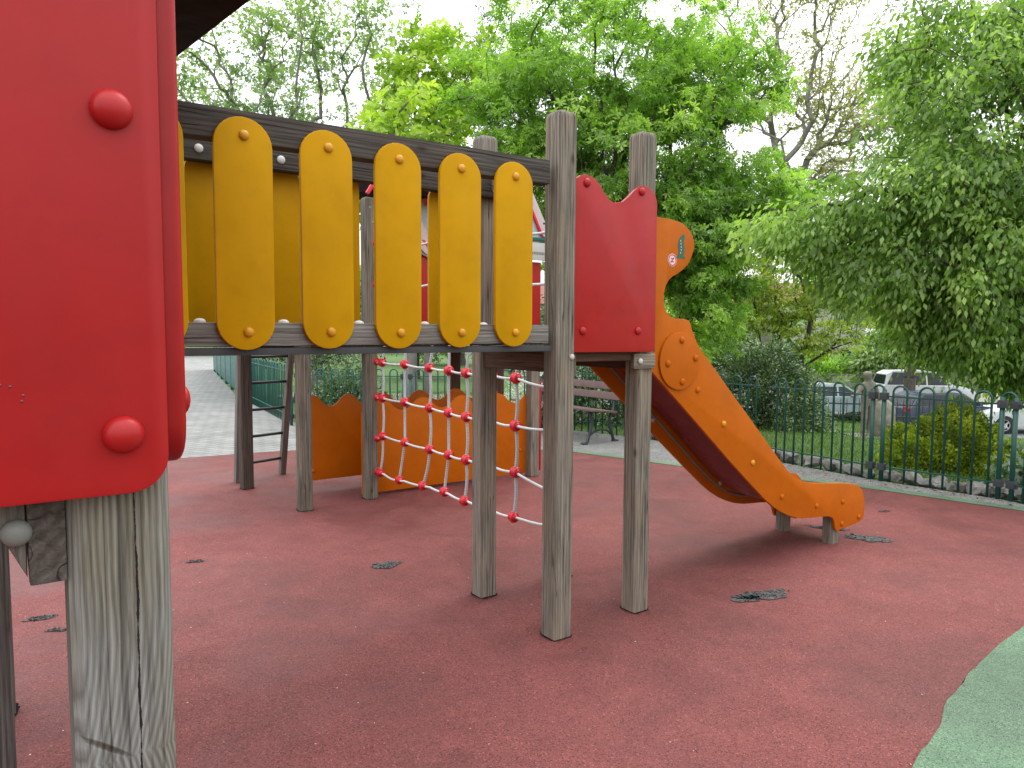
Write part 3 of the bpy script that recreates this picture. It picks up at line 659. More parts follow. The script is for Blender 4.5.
# green emblem and round age sticker
em = [(-.004, -.062), (.030, -.066), (.034, -.056), (.018, -.048), (.028, -.03), (.026, .0), (.018, .028), (.030, .052), (.022, .066), (.008, .062), (-.004, .052), (-.018, .030), (-.024, .0), (-.016, -.03), (-.026, -.052), (-.036, -.058), (-.034, -.066)]
P_EMB = paint('green_emblem', (.008, .10, .06), .4); P_STW = paint('white_sticker', (.72, .62, .60), .4); P_STR = paint('red_sticker_ink', (.55, .03, .06), .4)
link('emblem', panel_me(em, .0015, 0), P_EMB, slide, T(.888, .0485, 1.915))
def ring_me(r0, r1, t, k=32):
    bm = bmesh.new()
    if r0 == 0: add_prism(bm, [(r1*math.cos(2*PI*i/k), r1*math.sin(2*PI*i/k)) for i in range(k)], t)
    else:
        a = [[bm.verts.new((r*math.cos(2*PI*i/k), y, r*math.sin(2*PI*i/k))) for i in range(k)] for r, y in ((r0, 0), (r1, 0), (r1, t), (r0, t))]
        for j in range(4):
            for i in range(k): bm.faces.new((a[j][i], a[j][(i+1) % k], a[(j+1) % 4][(i+1) % k], a[(j+1) % 4][i]))
    return fin(bm)
stk = link('sticker', ring_me(0, .034, .001), P_STW, slide, T(.822, .049, 1.838))
link('sticker_ring', ring_me(.025, .031, .001), P_STR, slide, T(.822, .0478, 1.838))
bm = bmesh.new(); add_box(bm, (-.012, 0, -.003), (.012, .001, .003), T(0, 0, .008)); add_box(bm, (-.012, 0, -.003), (.012, .001, .003), T(0, 0, -.008)); add_box(bm, (-.018, 0, -.0025), (.018, .001, .0025), RY(R(-45)))
link('sticker_mark', fin(bm), P_STR, slide, T(.822, .0478, 1.838))
bm = bmesh.new()
for k in range(5): add_box(bm, (-.002, 0, -.004), (.003, .001, .004), T(-.004+.003*math.sin(k), 0, -.035+k*.016))
link('emblem_mark', fin(bm), P_STW, slide, T(.888, .0472, 1.915))

# back tower posts, ladder, wavy low panels
post(-.19, 3.01, 2.5); pG = post(.42, 3.10, 2.57); pH = post(2.18, 3.12, 1.40); post(-.36, 4.09, 2.5, W_DBR); post(2.18, 3.75, 1.40, W_BROWN); post(1.62, 3.72, 1.40, W_BROWN)
post(-2.19, 0, 2.4, W_DARK); post(-2.19, .6, 2.4, W_DARK)
link('deck_panel', box_me((-.42, 2.96, 1.40), (2.23, 4.15, 1.43), .003), W_BROWN, play)
beam('deck_beam', (-.24, 3.05, 1.34), (2.2, 3.05, 1.34), .06, .1, W_BROWN, play); beam('deck_beam', (-.36, 4.0, 1.34), (2.2, 4.0, 1.34), .06, .1, W_BROWN, play)
lad = link('ladder', None, None, play); bpy.data.objects.remove(lad)
lr = beam('ladder', (-.36, 4.42, 0), (-.345, 4.25, 1.5), .055, .09, W_BEAM, play); lr['label'] = 'leaning wooden ladder with dark metal rungs'
beam('ladder_rail', (.114, 4.58, 0), (.175, 4.37, 1.5), .055, .08, W_BEAM, lr)
for k, z in enumerate((.17, .43, .69, .95, 1.2)):
    t = z/1.5; bm = bmesh.new(); add_tube(bm, [(-.36+.015*t, 4.42-.17*t, z), (.114+.061*t, 4.58-.21*t, z)], .014, 10); link('rung', fin(bm, True), P_IRON, lr)
def wave(u0, u1, zb0, zb1, crest, amp, period, ph):
    out = [(u0, zb0), (u1, zb1)]; n = int((u1-u0)/.02)
    for i in range(n, -1, -1):
        u = u0+(u1-u0)*i/n; s = math.cos(2*PI*(u-ph)/period); s = math.copysign(abs(s)**.8, s); out.append((u, crest-amp*(1-s)/2))
    return out
def wavy(u0, u1, n, ph, label, crest=.85, zb=.03, period=.41):
    w = link('wavy_panel', panel_me(wave(u0, u1, zb, zb, crest, .105, period, ph), .02, .004), P_ORA, play, T(0, n, 0)); w['label'] = label; return w
wr = wavy(.372, 2.135, 3.16, .56, 'low orange panel with wavy top behind the rope net')
for x, z in ((2.06, .53), (2.06, .27)): bolt(wr, x, 3.16, z, P_ORA, .018)
wl_ = wavy(.07, .80, 3.62, .44, 'shaded orange low panel with wavy top', .872, .10, .34); bolt(wl_, .10, 3.62, .19, P_ORA, .018)
wavy(.805, 2.1, 3.62, .765, 'shaded orange low panel at the back with wavy top', .875, .08, .41)
# red house panels and roof of the back tower
def vpanel(name, o, n, mat, label=None, t=.02, bev=.004):
    w = link(name, panel_me(o, t, bev), mat, play, T(0, n, 0))
    if label: w['label'] = label
    return w
vpanel('house_panel', [(.545, 1.47), (2.405, 1.47), (2.405, 2.16), (1.18, 2.16), (1.11, 2.13), (1.06, 2.19), (1.0, 2.23), (.60, 2.25), (.565, 2.235), (.548, 2.20)], 3.30, P_RED, 'red panel of the back play house')
vpanel('house_roof', [(.88, 2.20), (1.16, 2.10), (2.47, 2.38), (2.10, 3.05), (1.35, 3.05), (.88, 2.66)], 3.27, P_PALE, 'pale blue grey gable board of the back play house')
tr = vpanel('roof_trim', [(2.40, 2.415), (2.50, 2.415), (2.10, 3.12), (2.02, 3.12)], 3.245, P_PINK, 'pale pink sloping roof trim')
vpanel('roof_trim', [(2.372, 2.415), (2.40, 2.415), (2.02, 3.12), (1.992, 3.12)], 3.243, P_CONN, 'red sloping roof trim')
bolt(tr, 2.40, 3.245, 2.55, P_IRON, .012)
vpanel('roof_trim', [(.93, 2.50), (.97, 2.50), (1.17, 2.17), (1.05, 2.15), (.93, 2.25)], 3.24, P_PINK, 'pale pink sloping roof trim'); vpanel('roof_trim', [(1.0, 2.28), (1.03, 2.28), (1.18, 2.13), (1.15, 2.10)], 3.236, P_CONN, 'red sloping roof trim')
vpanel('eave_strip', [(1.16, 2.372), (2.47, 2.372), (2.47, 2.402), (1.16, 2.402)], 3.235, P_TEAL, 'dark teal strip under the roof', .03)
vpanel('eave_board', [(1.16, 2.175), (2.44, 2.175), (2.44, 2.35), (1.16, 2.35)], 3.24, P_WHT, 'white board under the roof', .02)
bm = bmesh.new()
for k in range(9): add_box(bm, (0, 0, -.012 if k % 3 else -.016), (.012, .002, .012), T(2.25+k*.02, 3.2375, 2.245))
link('eave_lettering', fin(bm), P_STEEL, play)
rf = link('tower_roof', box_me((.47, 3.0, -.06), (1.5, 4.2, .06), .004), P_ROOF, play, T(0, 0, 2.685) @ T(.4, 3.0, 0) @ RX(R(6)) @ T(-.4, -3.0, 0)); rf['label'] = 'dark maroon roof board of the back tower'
beam('roof_edge', (.36, 2.98, 2.58), (.50, 2.98, 2.80), .03, .03, P_CONN, play)
bolt(pG, .415, 3.055, 2.48, P_STEEL, .014); bolt(pG, .44, 3.055, 2.36, P_STEEL, .014)
vpanel('house_panel', [(2.232, .05), (2.275, .05), (2.275, .95), (2.232, .95)], 3.10, P_RED, 'narrow red edge panel beside the back post', .02)
bm = bmesh.new(); add_tube(bm, [(1.035, 3.2, 2.58), (1.035, 3.2, 2.70)], .024, 10); link('post_cap', fin(bm, True), P_CONN, play)

# rope net between the slide tower and the back tower
u_of = lambda n: .50-.03*(n-.62)/2.48
rows = [(.255, .0), (.553, .0), (.862, .0), (1.168, .0), (1.485, 0), (1.81, 0), (2.11, 0)]
cn = [3.12, 2.954, 2.545, 2.141, 1.855, 1.619, 1.30, 1.033, .64]
def rowz(z, n, r):
    base = z-.012; s = 0
    if r == 0: z_ = np.interp(n, [.64, 1.03, 1.645, 1.945, 2.33, 2.83, 3.1], [.30, .27, .258, .272, .253, .222, .24])
    elif r == 1: z_ = np.interp(n, [.64, 1.03, 1.3, 1.62, 2.55, 2.95, 3.1], [.50, .562, .56, .554, .558, .56, .52])
    elif r == 2: z_ = np.interp(n, [.64, 1.03, 1.62, 2.55, 2.95, 3.1], [.875, .858, .856, .885, .882, .885])
    elif r == 3: z_ = np.interp(n, [.64, 1.03, 1.62, 2.55, 2.95, 3.1], [1.12, 1.16, 1.163, 1.186, 1.184, 1.19])
    elif r == 4: z_ = 1.49
    elif r == 5: z_ = np.interp(n, [.64, 2.2, 2.95, 3.1], [1.735, 1.797, 1.81, 1.85])
    else: z_ = np.interp(n, [.64, 2.2, 2.95, 3.1], [2.035, 2.11, 2.15, 2.20])
    return float(z_)
bm = bmesh.new()
for r, (z, _) in enumerate(rows):
    pts = []
    for a, b in zip(cn, cn[1:]):
        for k in range(5):
            t = k/5; n_ = a+(b-a)*t; pts.append((u_of(n_)+.006*math.sin(n_*9+r), n_, rowz(z, n_, r)-.010*math.sin(PI*t)))
    pts.append((.52, .64, rowz(z, .64, r))); add_tube(bm, pts, .0085, 8)
net = link('climbing_net', fin(bm, True), P_ROPE, play); net['label'] = 'white rope net with red knots'
bm = bmesh.new(); add_tube(bm, [(0, -.026, 0), (0, .026, 0)], .017, 10)
for s in (-1, 1): add_lathe(bm, [(.022, -.007), (.026, -.003), (.026, .003), (.022, .007)], 12, T(0, s*.014, 0) @ RX(PI/2))
add_lathe(bm, [(0, -.022), (.018, -.022), (.023, -.015), (.025, 0), (.023, .015), (.018, .022), (0, .022)], 12, RY(PI/2) )
add_tube(bm, [(0, 0, -.028), (0, 0, .028)], .015, 8)
bmesh.ops.scale(bm, vec=(1.25, 1.25, 1.25), verts=bm.verts[:]); KN = fin(bm, True); KN.materials.append(P_CONN)
cx_low = {2.954: 2.83, 2.545: 2.33, 2.141: 1.945, 1.855: 1.645+.1, 1.619: 1.47, 1.30: 1.24, 1.033: 1.029}
for i, n_ in enumerate(cn[1:-1]):
    pts = []
    low = {2.954: 3.01, 2.545: 2.65, 2.141: 2.25, 1.855: 1.92, 1.619: 1.64, 1.30: 1.32, 1.033: 1.05}[n_]
    for r in range(7):
        nn = low if r == 0 else n_ + (0 if r < 4 else (-.05*(r-3)*(1 if n_ > 2 else .3)))
        pts.append(Vector((u_of(nn), nn, rowz(rows[r][0], nn, r))))
    q = []
    for a, b in zip(pts, pts[1:]):
        for k in range(6): t = k/6; p = a.lerp(b, t); p.y += .012*math.sin(PI*t)*(1 if i % 2 else -1); p.x += .006*math.sin(PI*t); q.append(p)
    q.append(pts[-1]); bm = bmesh.new(); add_tube(bm, q, .0105, 8); link('rope', fin(bm, True), P_TWIST, net)
    for p in pts: link('connector', KN, None, net, Matrix.Translation(p) @ RX(random.uniform(-.1, .1)) @ RZ(random.uniform(-.2, .2)))
for r in range(7): link('connector', KN, None, net, T(.465, 3.07, rowz(0, 3.07, r)))

# near tower beside the camera
NP = post(-2.030, -1.8355, 2.5, W_NEAR, .088, label='pale cracked foreground post')
bolt(NP, -1.988, -1.83, 1.252, P_STEEL, .014, '+x', .008)
nb = beam('deck_beam', (-2.0895, -1.876, 1.259), (-2.0895, -.05, 1.259), .030, .088, W_DARK, play, .004)
br = link('brace', panel_me([(-2.1055, 1.222), (-2.105, 1.29), (-2.105, 1.38), (-2.20, 1.62), (-2.24, 1.62), (-2.24, 1.52)], .05, .004), W_BEAM, play, T(0, -1.872, 0))
bolt(br, -2.1125, -1.872, 1.266, P_STEEL, .0125, '-y', .012)
def rrect(x0, x1, z0, z1, r, k=8):
    out = []
    for cx, cz, a0 in ((x1-r, z1-r, 0), (x0+r, z1-r, PI/2), (x0+r, z0+r, PI), (x1-r, z0+r, 1.5*PI)):
        for i in range(k+1): a = a0+PI/2*i/k; out.append((cx+r*math.cos(a), cz+r*math.sin(a)))
    return out
fpn = link('wall_panel', panel_me(rrect(-3.0, -1.9895, 1.2965, 2.45, .034), .02, .0035), P_RED, play, T(0, -1.9045, 0)); fpn['label'] = 'large red foreground panel with domed bolts'
bolt(fpn, -2.029, -1.9045, 1.646, P_RED, .0175, h=.016); bolt(fpn, -2.028, -1.9045, 1.353, P_RED, .0175, h=.016)
bm = bmesh.new()
for (x, z) in ((-2.1195, 1.402), (-2.1125, 1.4005), (-2.1035, 1.3925), (-2.1045, 1.3875)): add_lathe(bm, [(.0014, 0), (.0010, .0006), (0, .0009)], 8, T(x, -1.9045, z) @ RX(PI/2))
link('dimple', fin(bm, True), P_MAR, fpn)
bm = bmesh.new(); add_prism(bm, rrect(-1.872, -.2, 1.312, 2.45, .045), .024, .008, 4)
sdp = link('wall_panel', autosmooth(fin(bm, True), 60), P_RED, play, T(-1.9665, 0, 0) @ RZ(PI/2) @ T(0, 0, 0)); sdp['label'] = 'red side panel seen on its rounded edge'
bolt(sdp, -1.9665, -1.835, 1.377, P_RED, .016, '+x', .010)
for u_, n_ in ((-2.85, -1.8355), (-2.85, -.3)): post(u_, n_, 2.5, W_GREY, .086)
link('deck_panel', box_me((-2.9, -1.86, 1.29), (-2.0, -.28, 1.315), .003), W_BROWN, play)
rz_ = lambda n: 2.372+.1527*n
bm = bmesh.new()
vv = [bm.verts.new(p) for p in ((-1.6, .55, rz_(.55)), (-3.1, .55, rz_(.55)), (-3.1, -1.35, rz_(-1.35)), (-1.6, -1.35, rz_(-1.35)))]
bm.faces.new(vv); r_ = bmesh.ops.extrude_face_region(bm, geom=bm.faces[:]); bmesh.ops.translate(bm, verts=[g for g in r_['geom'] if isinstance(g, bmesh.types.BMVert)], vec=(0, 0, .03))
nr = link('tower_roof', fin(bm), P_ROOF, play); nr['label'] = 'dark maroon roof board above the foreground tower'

# ------------------------------------------------------------------ hoop-top fence runs
def hoop_me(h, w, r=.0105):
    bm = bmesh.new(); rr = w/2; pts = [(-rr, 0, 0), (-rr, 0, h-rr)]+[(-rr*math.cos(a), 0, h-rr+rr*math.sin(a)) for a in [PI*k/10 for k in range(1, 10)]]+[(rr, 0, h-rr), (rr, 0, 0)]
    add_tube(bm, pts, r, 8); return fin(bm, True)
HOOPS = {}
def hoop_fence(a, b, label, mat=P_FENCE, h=.96, w=.13, pitch=.255, zoff=None, posts=(1, 1), group='green hoop-top fence runs around the playground'):
    ax, ay = a; bx, by = b; L = math.hypot(bx-ax, by-ay); ang = math.atan2(by-ay, bx-ax)
    z0 = -.02 if zoff is None else zoff
    t = thing('hoop_top_fence', label, 'fence', (ax, ay, z0), ang, group)
    if (mat.name, h, w) not in HOOPS: m_ = hoop_me(h, w); m_.materials.append(mat); HOOPS[(mat.name, h, w)] = m_
    n = max(1, round((L-.1)/pitch)); p = (L-.06)/n
    for i in range(n): link('hoop', HOOPS[(mat.name, h, w)], None, t, T(.03+p*(i+.5), 0, 0) @ RX(random.uniform(-.008, .008)))
    for z in (h-.105, .16): link('rail', box_me((.0, -.012, z-.007), (L, .012, z+.007), .002), mat, t)
    for q, x in zip(posts, (0, L)):
        if q:
            bm = bmesh.new(); add_tube(bm, [(x, 0, -.1), (x, 0, h-.04)], .021, 12); link('fence_post', fin(bm, True), mat, t)
            for z in (h-.105, .16): link('bracket', box_me((x-.035, -.032, z-.035), (x+.035, .032, z+.035), .004), P_IRON, t)
    return t
F_ = FENCE
labs = ['teal hoop-top fence run by the pale paved path on the left', 'teal hoop-top fence run behind the orange panels', 'green hoop-top fence run just behind the slatted bench', 'green hoop-top fence run between the bench and the dark bush', 'green hoop-top fence run in front of the lawn and stone statue', 'green hoop-top fence run in front of the golden round bush', 'green hoop-top fence run at the right picture edge']
for i in range(0, 7):
    a, b = F_[i], F_[i+1]; dx, dy = b[0]-a[0], b[1]-a[1]; L = math.hypot(dx, dy); e = .055/L
    fr_ = hoop_fence((a[0]+dx*e, a[1]+dy*e), (b[0]-dx*e, b[1]-dy*e), labs[i], posts=(i != 4, i != 3), w=.115 if i < 5 else .13, pitch=.22 if i < 5 else .255, mat= P_FENCE2 if i < 2 else P_FENCE, h=.9 if i < 2 else .97, zoff=-.03)
def corner_hoop(pt, mat):
    i = FENCE.index(pt); p0, p2 = Vector(FENCE[i-1]), Vector(FENCE[i+1]); c = Vector(pt); q0 = c+(p0-c).normalized()*.055; q1 = c+(p2-c).normalized()*.055; dv_ = q1-q0
    m_ = hoop_me(.97, dv_.length, .012); par = [o for o in bpy.data.objects if o.get('label', '').startswith('green hoop-top fence run in front of the golden')][0]
    W = Matrix.Translation(((q0.x+q1.x)/2, (q0.y+q1.y)/2, -.03)) @ RZ(math.atan2(dv_.y, dv_.x)); link('hoop', m_, mat, par, WM[par.name].inverted() @ W)
corner_hoop(FENCE[5], P_FENCE); corner_hoop(FENCE[6], P_FENCE)
hoop_fence((-3.4, 11.05), (-5.3, 14.5), 'teal hoop-top fence run beside the paved path next to the solid green screen', P_FENCE2, .95, zoff=-.03)
scr = thing('solid_screen_fence', 'solid teal sheet fence along the far edge of the paved path', 'fence', (-5.4, 14.65, 0), math.atan2(11.4, -5.35))
L = 13.3; link('sheet', box_me((0, -.02, .0), (L, .02, 1.9), .003), P_TEAL, scr)
for k in range(7): link('fence_post', box_me((k*2.2-.04, -.05, -.1), (k*2.2+.04, .03, 2.0), .004), P_TEAL, scr)
def rubble(name, label, cat, pts, w, h, seed, step=.16):
    bm = bmesh.new(); rnd = random.Random(seed)
    for (ax, ay), (bx, by) in zip(pts, pts[1:]):
        L = math.hypot(bx-ax, by-ay); n = int(L/step)
        for i in range(n):
            t = (i+.5)/n; s = rnd.uniform(.7, 1.25); M = T(ax+(bx-ax)*t+rnd.uniform(-.03, .03), ay+(by-ay)*t+rnd.uniform(-.06, .06), h*rnd.uniform(-.1, .5)) @ RZ(rnd.uniform(0, 6)) @ Matrix.Diagonal((w*s, w*.75*s, h*.62*s, 1))
            r = bmesh.ops.create_icosphere(bm, subdivisions=2, radius=1, matrix=M)
            for v in r['verts']: d = Vector((noise.noise(v.co*14), noise.noise(v.co*14+Vector((5, 0, 0))), noise.noise(v.co*14+Vector((0, 9, 0)))))*.04; v.co += d
    o = link(name, autosmooth(fin(bm, True), 25), M_ROCK); return tag(o, label, cat)
FO = [(x+.13, y+.1) for x, y in FENCE[3:9]]
rubble('rock_edging', 'low row of pale rough stones along the foot of the green fence', 'stone edging', FO, .085, .085, 4, .07)

# ------------------------------------------------------------------ bench
# frames stand along the play structure's x direction; slats run along its y direction
be = thing('park_bench', 'brown slatted bench with dark cast-iron legs standing on the gravel', 'bench', (1.18, 9.5, -.016), ANG)
LB = 1.75
for i, z in enumerate((.60, .73)): link('back_slat', box_me((-.013, -.12, -.05), (.013, LB, .05), .006), P_BENCH, be, T(.235+.04*i, 0, z+.01) @ RY(.22))
for i in range(4): link('seat_slat', box_me((-.045, -.12, -.013), (.045, LB, .013), .006), P_BENCH, be, T(-.20+i*.115, 0, .445-.012*i) @ RY(.06))
for k, yy in enumerate((.0, LB-.15)):
    bm = bmesh.new()
    for s in (-1, 1):
        add_tube(bm, [(s*.26, yy, .012), (s*.235, yy, .02), (s*.20, yy, .12), (s*.15, yy, .25), (s*.17, yy, .36), (s*.22, yy, .42)], [.022, .022, .02, .02, .02, .02], 8)
    add_tube(bm, [(-.2, yy, .11), (-.1, yy, .165), (0, yy, .18), (.1, yy, .165), (.2, yy, .11)], .016, 8)
    add_tube(bm, [(-.24, yy, .42), (0, yy, .415), (.22, yy, .40), (.25, yy, .6), (.29, yy, .80)], .017, 8)
    for s in (-1, 1): add_box(bm, (s*.27-.05, yy-.03, 0), (s*.27+.03, yy+.03, .022))
    link('iron_frame', fin(bm, True), P_IRON, be)

# ------------------------------------------------------------------ statue of a child leaning on a rock
def skin_mesh(verts, edges, radii, sub=2, root=0):
    me = bpy.data.meshes.new('skin'); me.from_pydata([tuple(v) for v in verts], edges, []); o = bpy.data.objects.new('skin_tmp', me); C.objects.link(o)
    md = o.modifiers.new('s', 'SKIN'); md.use_smooth_shade = True
    for i, r in enumerate(radii): me.skin_vertices[0].data[i].radius = (r, r) if not isinstance(r, tuple) else r; me.skin_vertices[0].data[i].use_root = (i == root)
    ms = o.modifiers.new('b', 'SUBSURF'); ms.levels = sub; ms.render_levels = sub
    dg = bpy.context.evaluated_depsgraph_get(); out = bpy.data.meshes.new_from_object(o.evaluated_get(dg)); bpy.data.objects.remove(o)
    for p in out.polygons: p.use_smooth = True
    return out
SX, SY = 6.16, 12.4
SZ = ground_z(SX, SY)
st = thing('stone_statue', 'weathered stone statue of a child leaning on a rock behind the green fence', 'statue', (SX, SY, SZ-.02), 0)
STK = .0
V = [(0, 0, .66), (.0, 0, .80), (.0, 0, .93), (-.02, -.01, 1.00), (-.04, -.02, 1.10), (-.045, -.02, 1.17),   # pelvis..head
     (-.10, 0, .92), (-.19, -.03, .80), (-.27, -.05, .73), (-.33, -.06, .74),                  # left arm out
     (.10, 0, .92), (.16, .0, .78), (.20, -.02, .66),                                        # right arm to the rock
     (-.06, 0, .60), (-.07, -.03, .35), (-.08, 0, .06), (-.09, -.08, .03),
     (.06, 0, .60), (.09, -.02, .36), (.03, 0, .06), (.03, -.08, .03)]
Ed = [(0, 1), (1, 2), (2, 3), (3, 4), (4, 5), (2, 6), (6, 7), (7, 8), (8, 9), (2, 10), (10, 11), (11, 12), (0, 13), (13, 14), (14, 15), (15, 16), (0, 17), (17, 18), (18, 19), (19, 20)]
Rd = [.10, .095, .10, .045, .085, .075, .05, .038, .03, .026, .05, .038, .03, .07, .055, .04, .035, .07, .055, .04, .035]
link('figure', skin_mesh(V, Ed, Rd), M_STONE, st)
bm = bmesh.new(); bmesh.ops.create_icosphere(bm, subdivisions=4, radius=1, matrix=T(.26, .05, .30) @ Matrix.Diagonal((.24, .25, .42, 1)))
for v in bm.verts: v.co += v.co.normalized()*noise.noise(v.co*5)*.06
link('rock', fin(bm, True), M_STONE, st)
link('plinth', box_me((-.28, -.25, -.1), (.5, .3, .05), .02), M_ROCK, st)

# ------------------------------------------------------------------ street beyond: road, kerb, railing, cars
ROADZ = ground_z(10, 29)
def road_z(x, y): return ROADZ+.03
rd = []
poly_sheet('road', [(-4, 26.5), (14, 25.5), (60, 20), (60, 33), (14, 38.5), (-4, 39.5)], ground_z(14, 30)+.06, M_ASPH)
poly_sheet('far_pavement', [(-4, 39.5), (14, 38.5), (60, 33), (60, 40), (14, 45), (-4, 46)], ground_z(14, 30)+.16, M_TAN)
RZ0 = ground_z(14, 30)+.06
poly_sheet('lawn_path', [(-5.5, 16.4), (-1, 15.4), (3.4, 14.6), (3.9, 16.0), (-1, 17.6), (-5.0, 18.6)], 0, M_TAN)
lp = bpy.data.objects['lawn_path']
bm = bmesh.new()
g = []
for i in range(20):
    t = i/19; x = -5.5+t*8.9; yc = 17.3-t*1.6
    g.append([bm.verts.new((x, yc+s, ground_z(x, yc+s)+.015)) for s in (-.9, -.3, .3, .9)])
for a, b in zip(g, g[1:]):
    for k in range(3): bm.faces.new((a[k], b[k], b[k+1], a[k+1]))
lp.data = fin(bm); lp.data.materials.append(M_TAN)
GLASS = None
def glass_mat():
    m, nt, b = new_mat('car_glass'); b.inputs['Base Color'].default_value = (.02, .03, .035, 1); b.inputs['Roughness'].default_value = .08; b.inputs['Specular IOR Level'].default_value = .8; return m
GLASS = glass_mat(); P_TYRE = paint('tyre_rubber', (.02, .02, .02), .8); P_RIM = paint('alloy_rim', (.45, .45, .46), .3); P_LAMP = paint('lamp_lens', (.7, .72, .72), .1); P_TAIL = paint('tail_lens', (.4, .01, .01), .15)
def car(label, col, loc, rz, kind='hatch', group='cars parked along the street'):
    cm = paint('car_paint_'+str(len(bpy.data.materials)), col, .22, .6, .1)
    t = thing('parked_car', label, 'car', loc, rz, group); w = .86
    L2 = 2.1
    if kind == 'hatch':
        low = [(-2.05, .45), (-2.08, .62), (-2.02, .85), (-1.9, .95), (.85, .95), (1.35, .90), (1.85, .78), (2.05, .62), (2.08, .42), (2.0, .28)]
        roof = [(-1.92, .94), (-1.62, 1.32), (-1.25, 1.43), (-.3, 1.47), (.2, 1.42), (.95, .94)]
    elif kind == 'van':
        low = [(-2.2, .5), (-2.22, .8), (-2.2, 1.05), (-2.15, 1.12), (1.0, 1.10), (1.6, 1.05), (2.05, .88), (2.2, .65), (2.22, .45), (2.1, .3)]
        roof = [(-2.15, 1.1), (-2.0, 1.65), (-1.7, 1.80), (-.2, 1.84), (.35, 1.76), (1.15, 1.09)]
    else:
        low = [(-2.2, .45), (-2.25, .65), (-2.2, .85), (-2.0, .93), (.8, .93), (1.4, .88), (1.95, .76), (2.2, .6), (2.22, .42), (2.1, .28)]
        roof = [(-1.55, .93), (-1.05, 1.32), (-.7, 1.40), (-.1, 1.42), (.3, 1.36), (.95, .93)]
    wx = (-1.32, 1.30); wr = .33
    def arch(cx): return [(cx+.38*math.cos(a), .30+.38*math.sin(a)) for a in [PI*k/10 for k in range(11)]]
    out = low + arch(wx[1]) + arch(wx[0]) + [(-2.0, .30)]
    bm = bmesh.new(); rings = []
    for y, s, zz in ((-w, .0, 0), (-w*.985, .0, 0), (0, 0, 0), (w*.985, 0, 0), (w, 0, 0)):
        k = .97 if abs(y) > .99*w else 1
        rings.append([bm.verts.new((x*k, y, (z-.6)*k+.6)) for x, z in out])
    for a, b in zip(rings, rings[1:]):
        for i in range(len(out)): j = (i+1) % len(out); bm.faces.new((a[i], a[j], b[j], b[i]))
    bm.faces.new(rings[0]); bm.faces.new(rings[-1][::-1])
    link('body', autosmooth(fin(bm, True), 30), cm, t)
    bm = bmesh.new(); rg = []
    for s in (-1, 1): rg.append([bm.verts.new((x, s*(w*.97-(z-roof[0][1])*.30), z)) for x, z in roof])
    for i in range(len(roof)-1): bm.faces.new((rg[0][i], rg[0][i+1], rg[1][i+1], rg[1][i]))
    bm.faces.new(rg[0]); bm.faces.new(rg[1][::-1]); link('cabin', fin(bm), cm, t)
    zb, zt = roof[0][1]+.03, max(z for _, z in roof)-.10
    yb = lambda z: w*.97-(z-roof[0][1])*.30+.006
    def xs_at(z):
        P = roof; xl = np.interp(z, [P[0][1], P[1][1], P[2][1]], [P[0][0], P[1][0], P[2][0]]); xr = np.interp(z, [P[5][1], P[4][1]], [P[5][0], P[4][0]]); return float(xl)+.10, float(xr)-.12
    for s in (-1, 1):
        xm = -.15; l0, r0 = xs_at(zb); l1, r1 = xs_at(zt)
        for q in ([(l0, zb), (xm-.04, zb), (xm-.04, zt), (l1, zt)], [(xm+.04, zb), (r0, zb), (r1, zt), (xm+.04, zt)]):
            bm = bmesh.new(); bm.faces.new([bm.verts.new((x, s*yb(z), z)) for x, z in q]); bmesh.ops.solidify(bm, geom=bm.faces[:], thickness=.004); link('window', fin(bm), GLASS, t)
    for name, (a, b), sx in (('windscreen', (roof[-1], roof[-2]), 1), ('rear_window', (roof[0], roof[1]), -1)):
        bm = bmesh.new(); pts = []
        for (f, s) in ((.08, -1), (.08, 1), (.9, 1), (.9, -1)):
            x = a[0]+(b[0]-a[0])*f+.012*sx; z = a[1]+(b[1]-a[1])*f+.01; pts.append((x, s*(yb(z)-.07), z))
        bm.faces.new([bm.verts.new(p) for p in pts]); bmesh.ops.solidify(bm, geom=bm.faces[:], thickness=.004); link(name, fin(bm), GLASS, t)
    for cx in wx:
        for s in (-1, 1):
            bm = bmesh.new(); add_lathe(bm, [(.21, -.1), (.30, -.1), (wr, -.07), (wr, .07), (.30, .1), (.21, .1)], 24, T(cx, s*(w-.1), wr) @ RX(PI/2)); wh = link('wheel', fin(bm, True), P_TYRE, t)
            bm = bmesh.new(); M = T(cx, s*(w-.02), wr) @ RX(PI/2); add_lathe(bm, [(0, 0), (.05, 0), (.05, .01)], 12, M)
            for k in range(5): add_box(bm, (.03, -.025, -.01), (.2, .025, .01), M @ RZ(2*PI*k/5))
            add_lathe(bm, [(.19, -.01), (.215, -.01), (.215, .012), (.19, .012)], 24, M); link('rim', fin(bm), P_RIM, wh)
    for s in (-1, 1):
        link('headlight', box_me((1.90, s*.66-.14, .60), (2.07, s*.66+.14, .72), .03), P_LAMP, t); link('tail_light', box_me((-2.11, s*.7-.1, .72), (-1.98, s*.7+.1, .92), .02), P_TAIL, t)
        link('door_mirror', box_me((.55, s*.98-.1, .98), (.68, s*.98+.08, 1.10), .02), cm, t)
    return t
car('silver green hatchback parked on the street directly behind the stone statue', (.24, .31, .31), (14.15, 31.5, RZ0), R(-3), 'hatch')
car('tall white van-like car right of the stone statue, under the hanging branches', (.6, .61, .62), (20.7, 36.2, RZ0), R(-6), 'van')
car('dark blue car showing just above the golden round bush', (.03, .04, .07), (16.7, 27.6, RZ0), R(5), 'hatch')
car('silver car at the right picture edge behind the golden bush', (.5, .52, .54), (19.4, 26.8, RZ0), R(172), 'hatch')
car('pale blue car far away above the slope of the orange slide', (.35, .45, .55), (10.6, 37, RZ0), R(0), 'hatch')
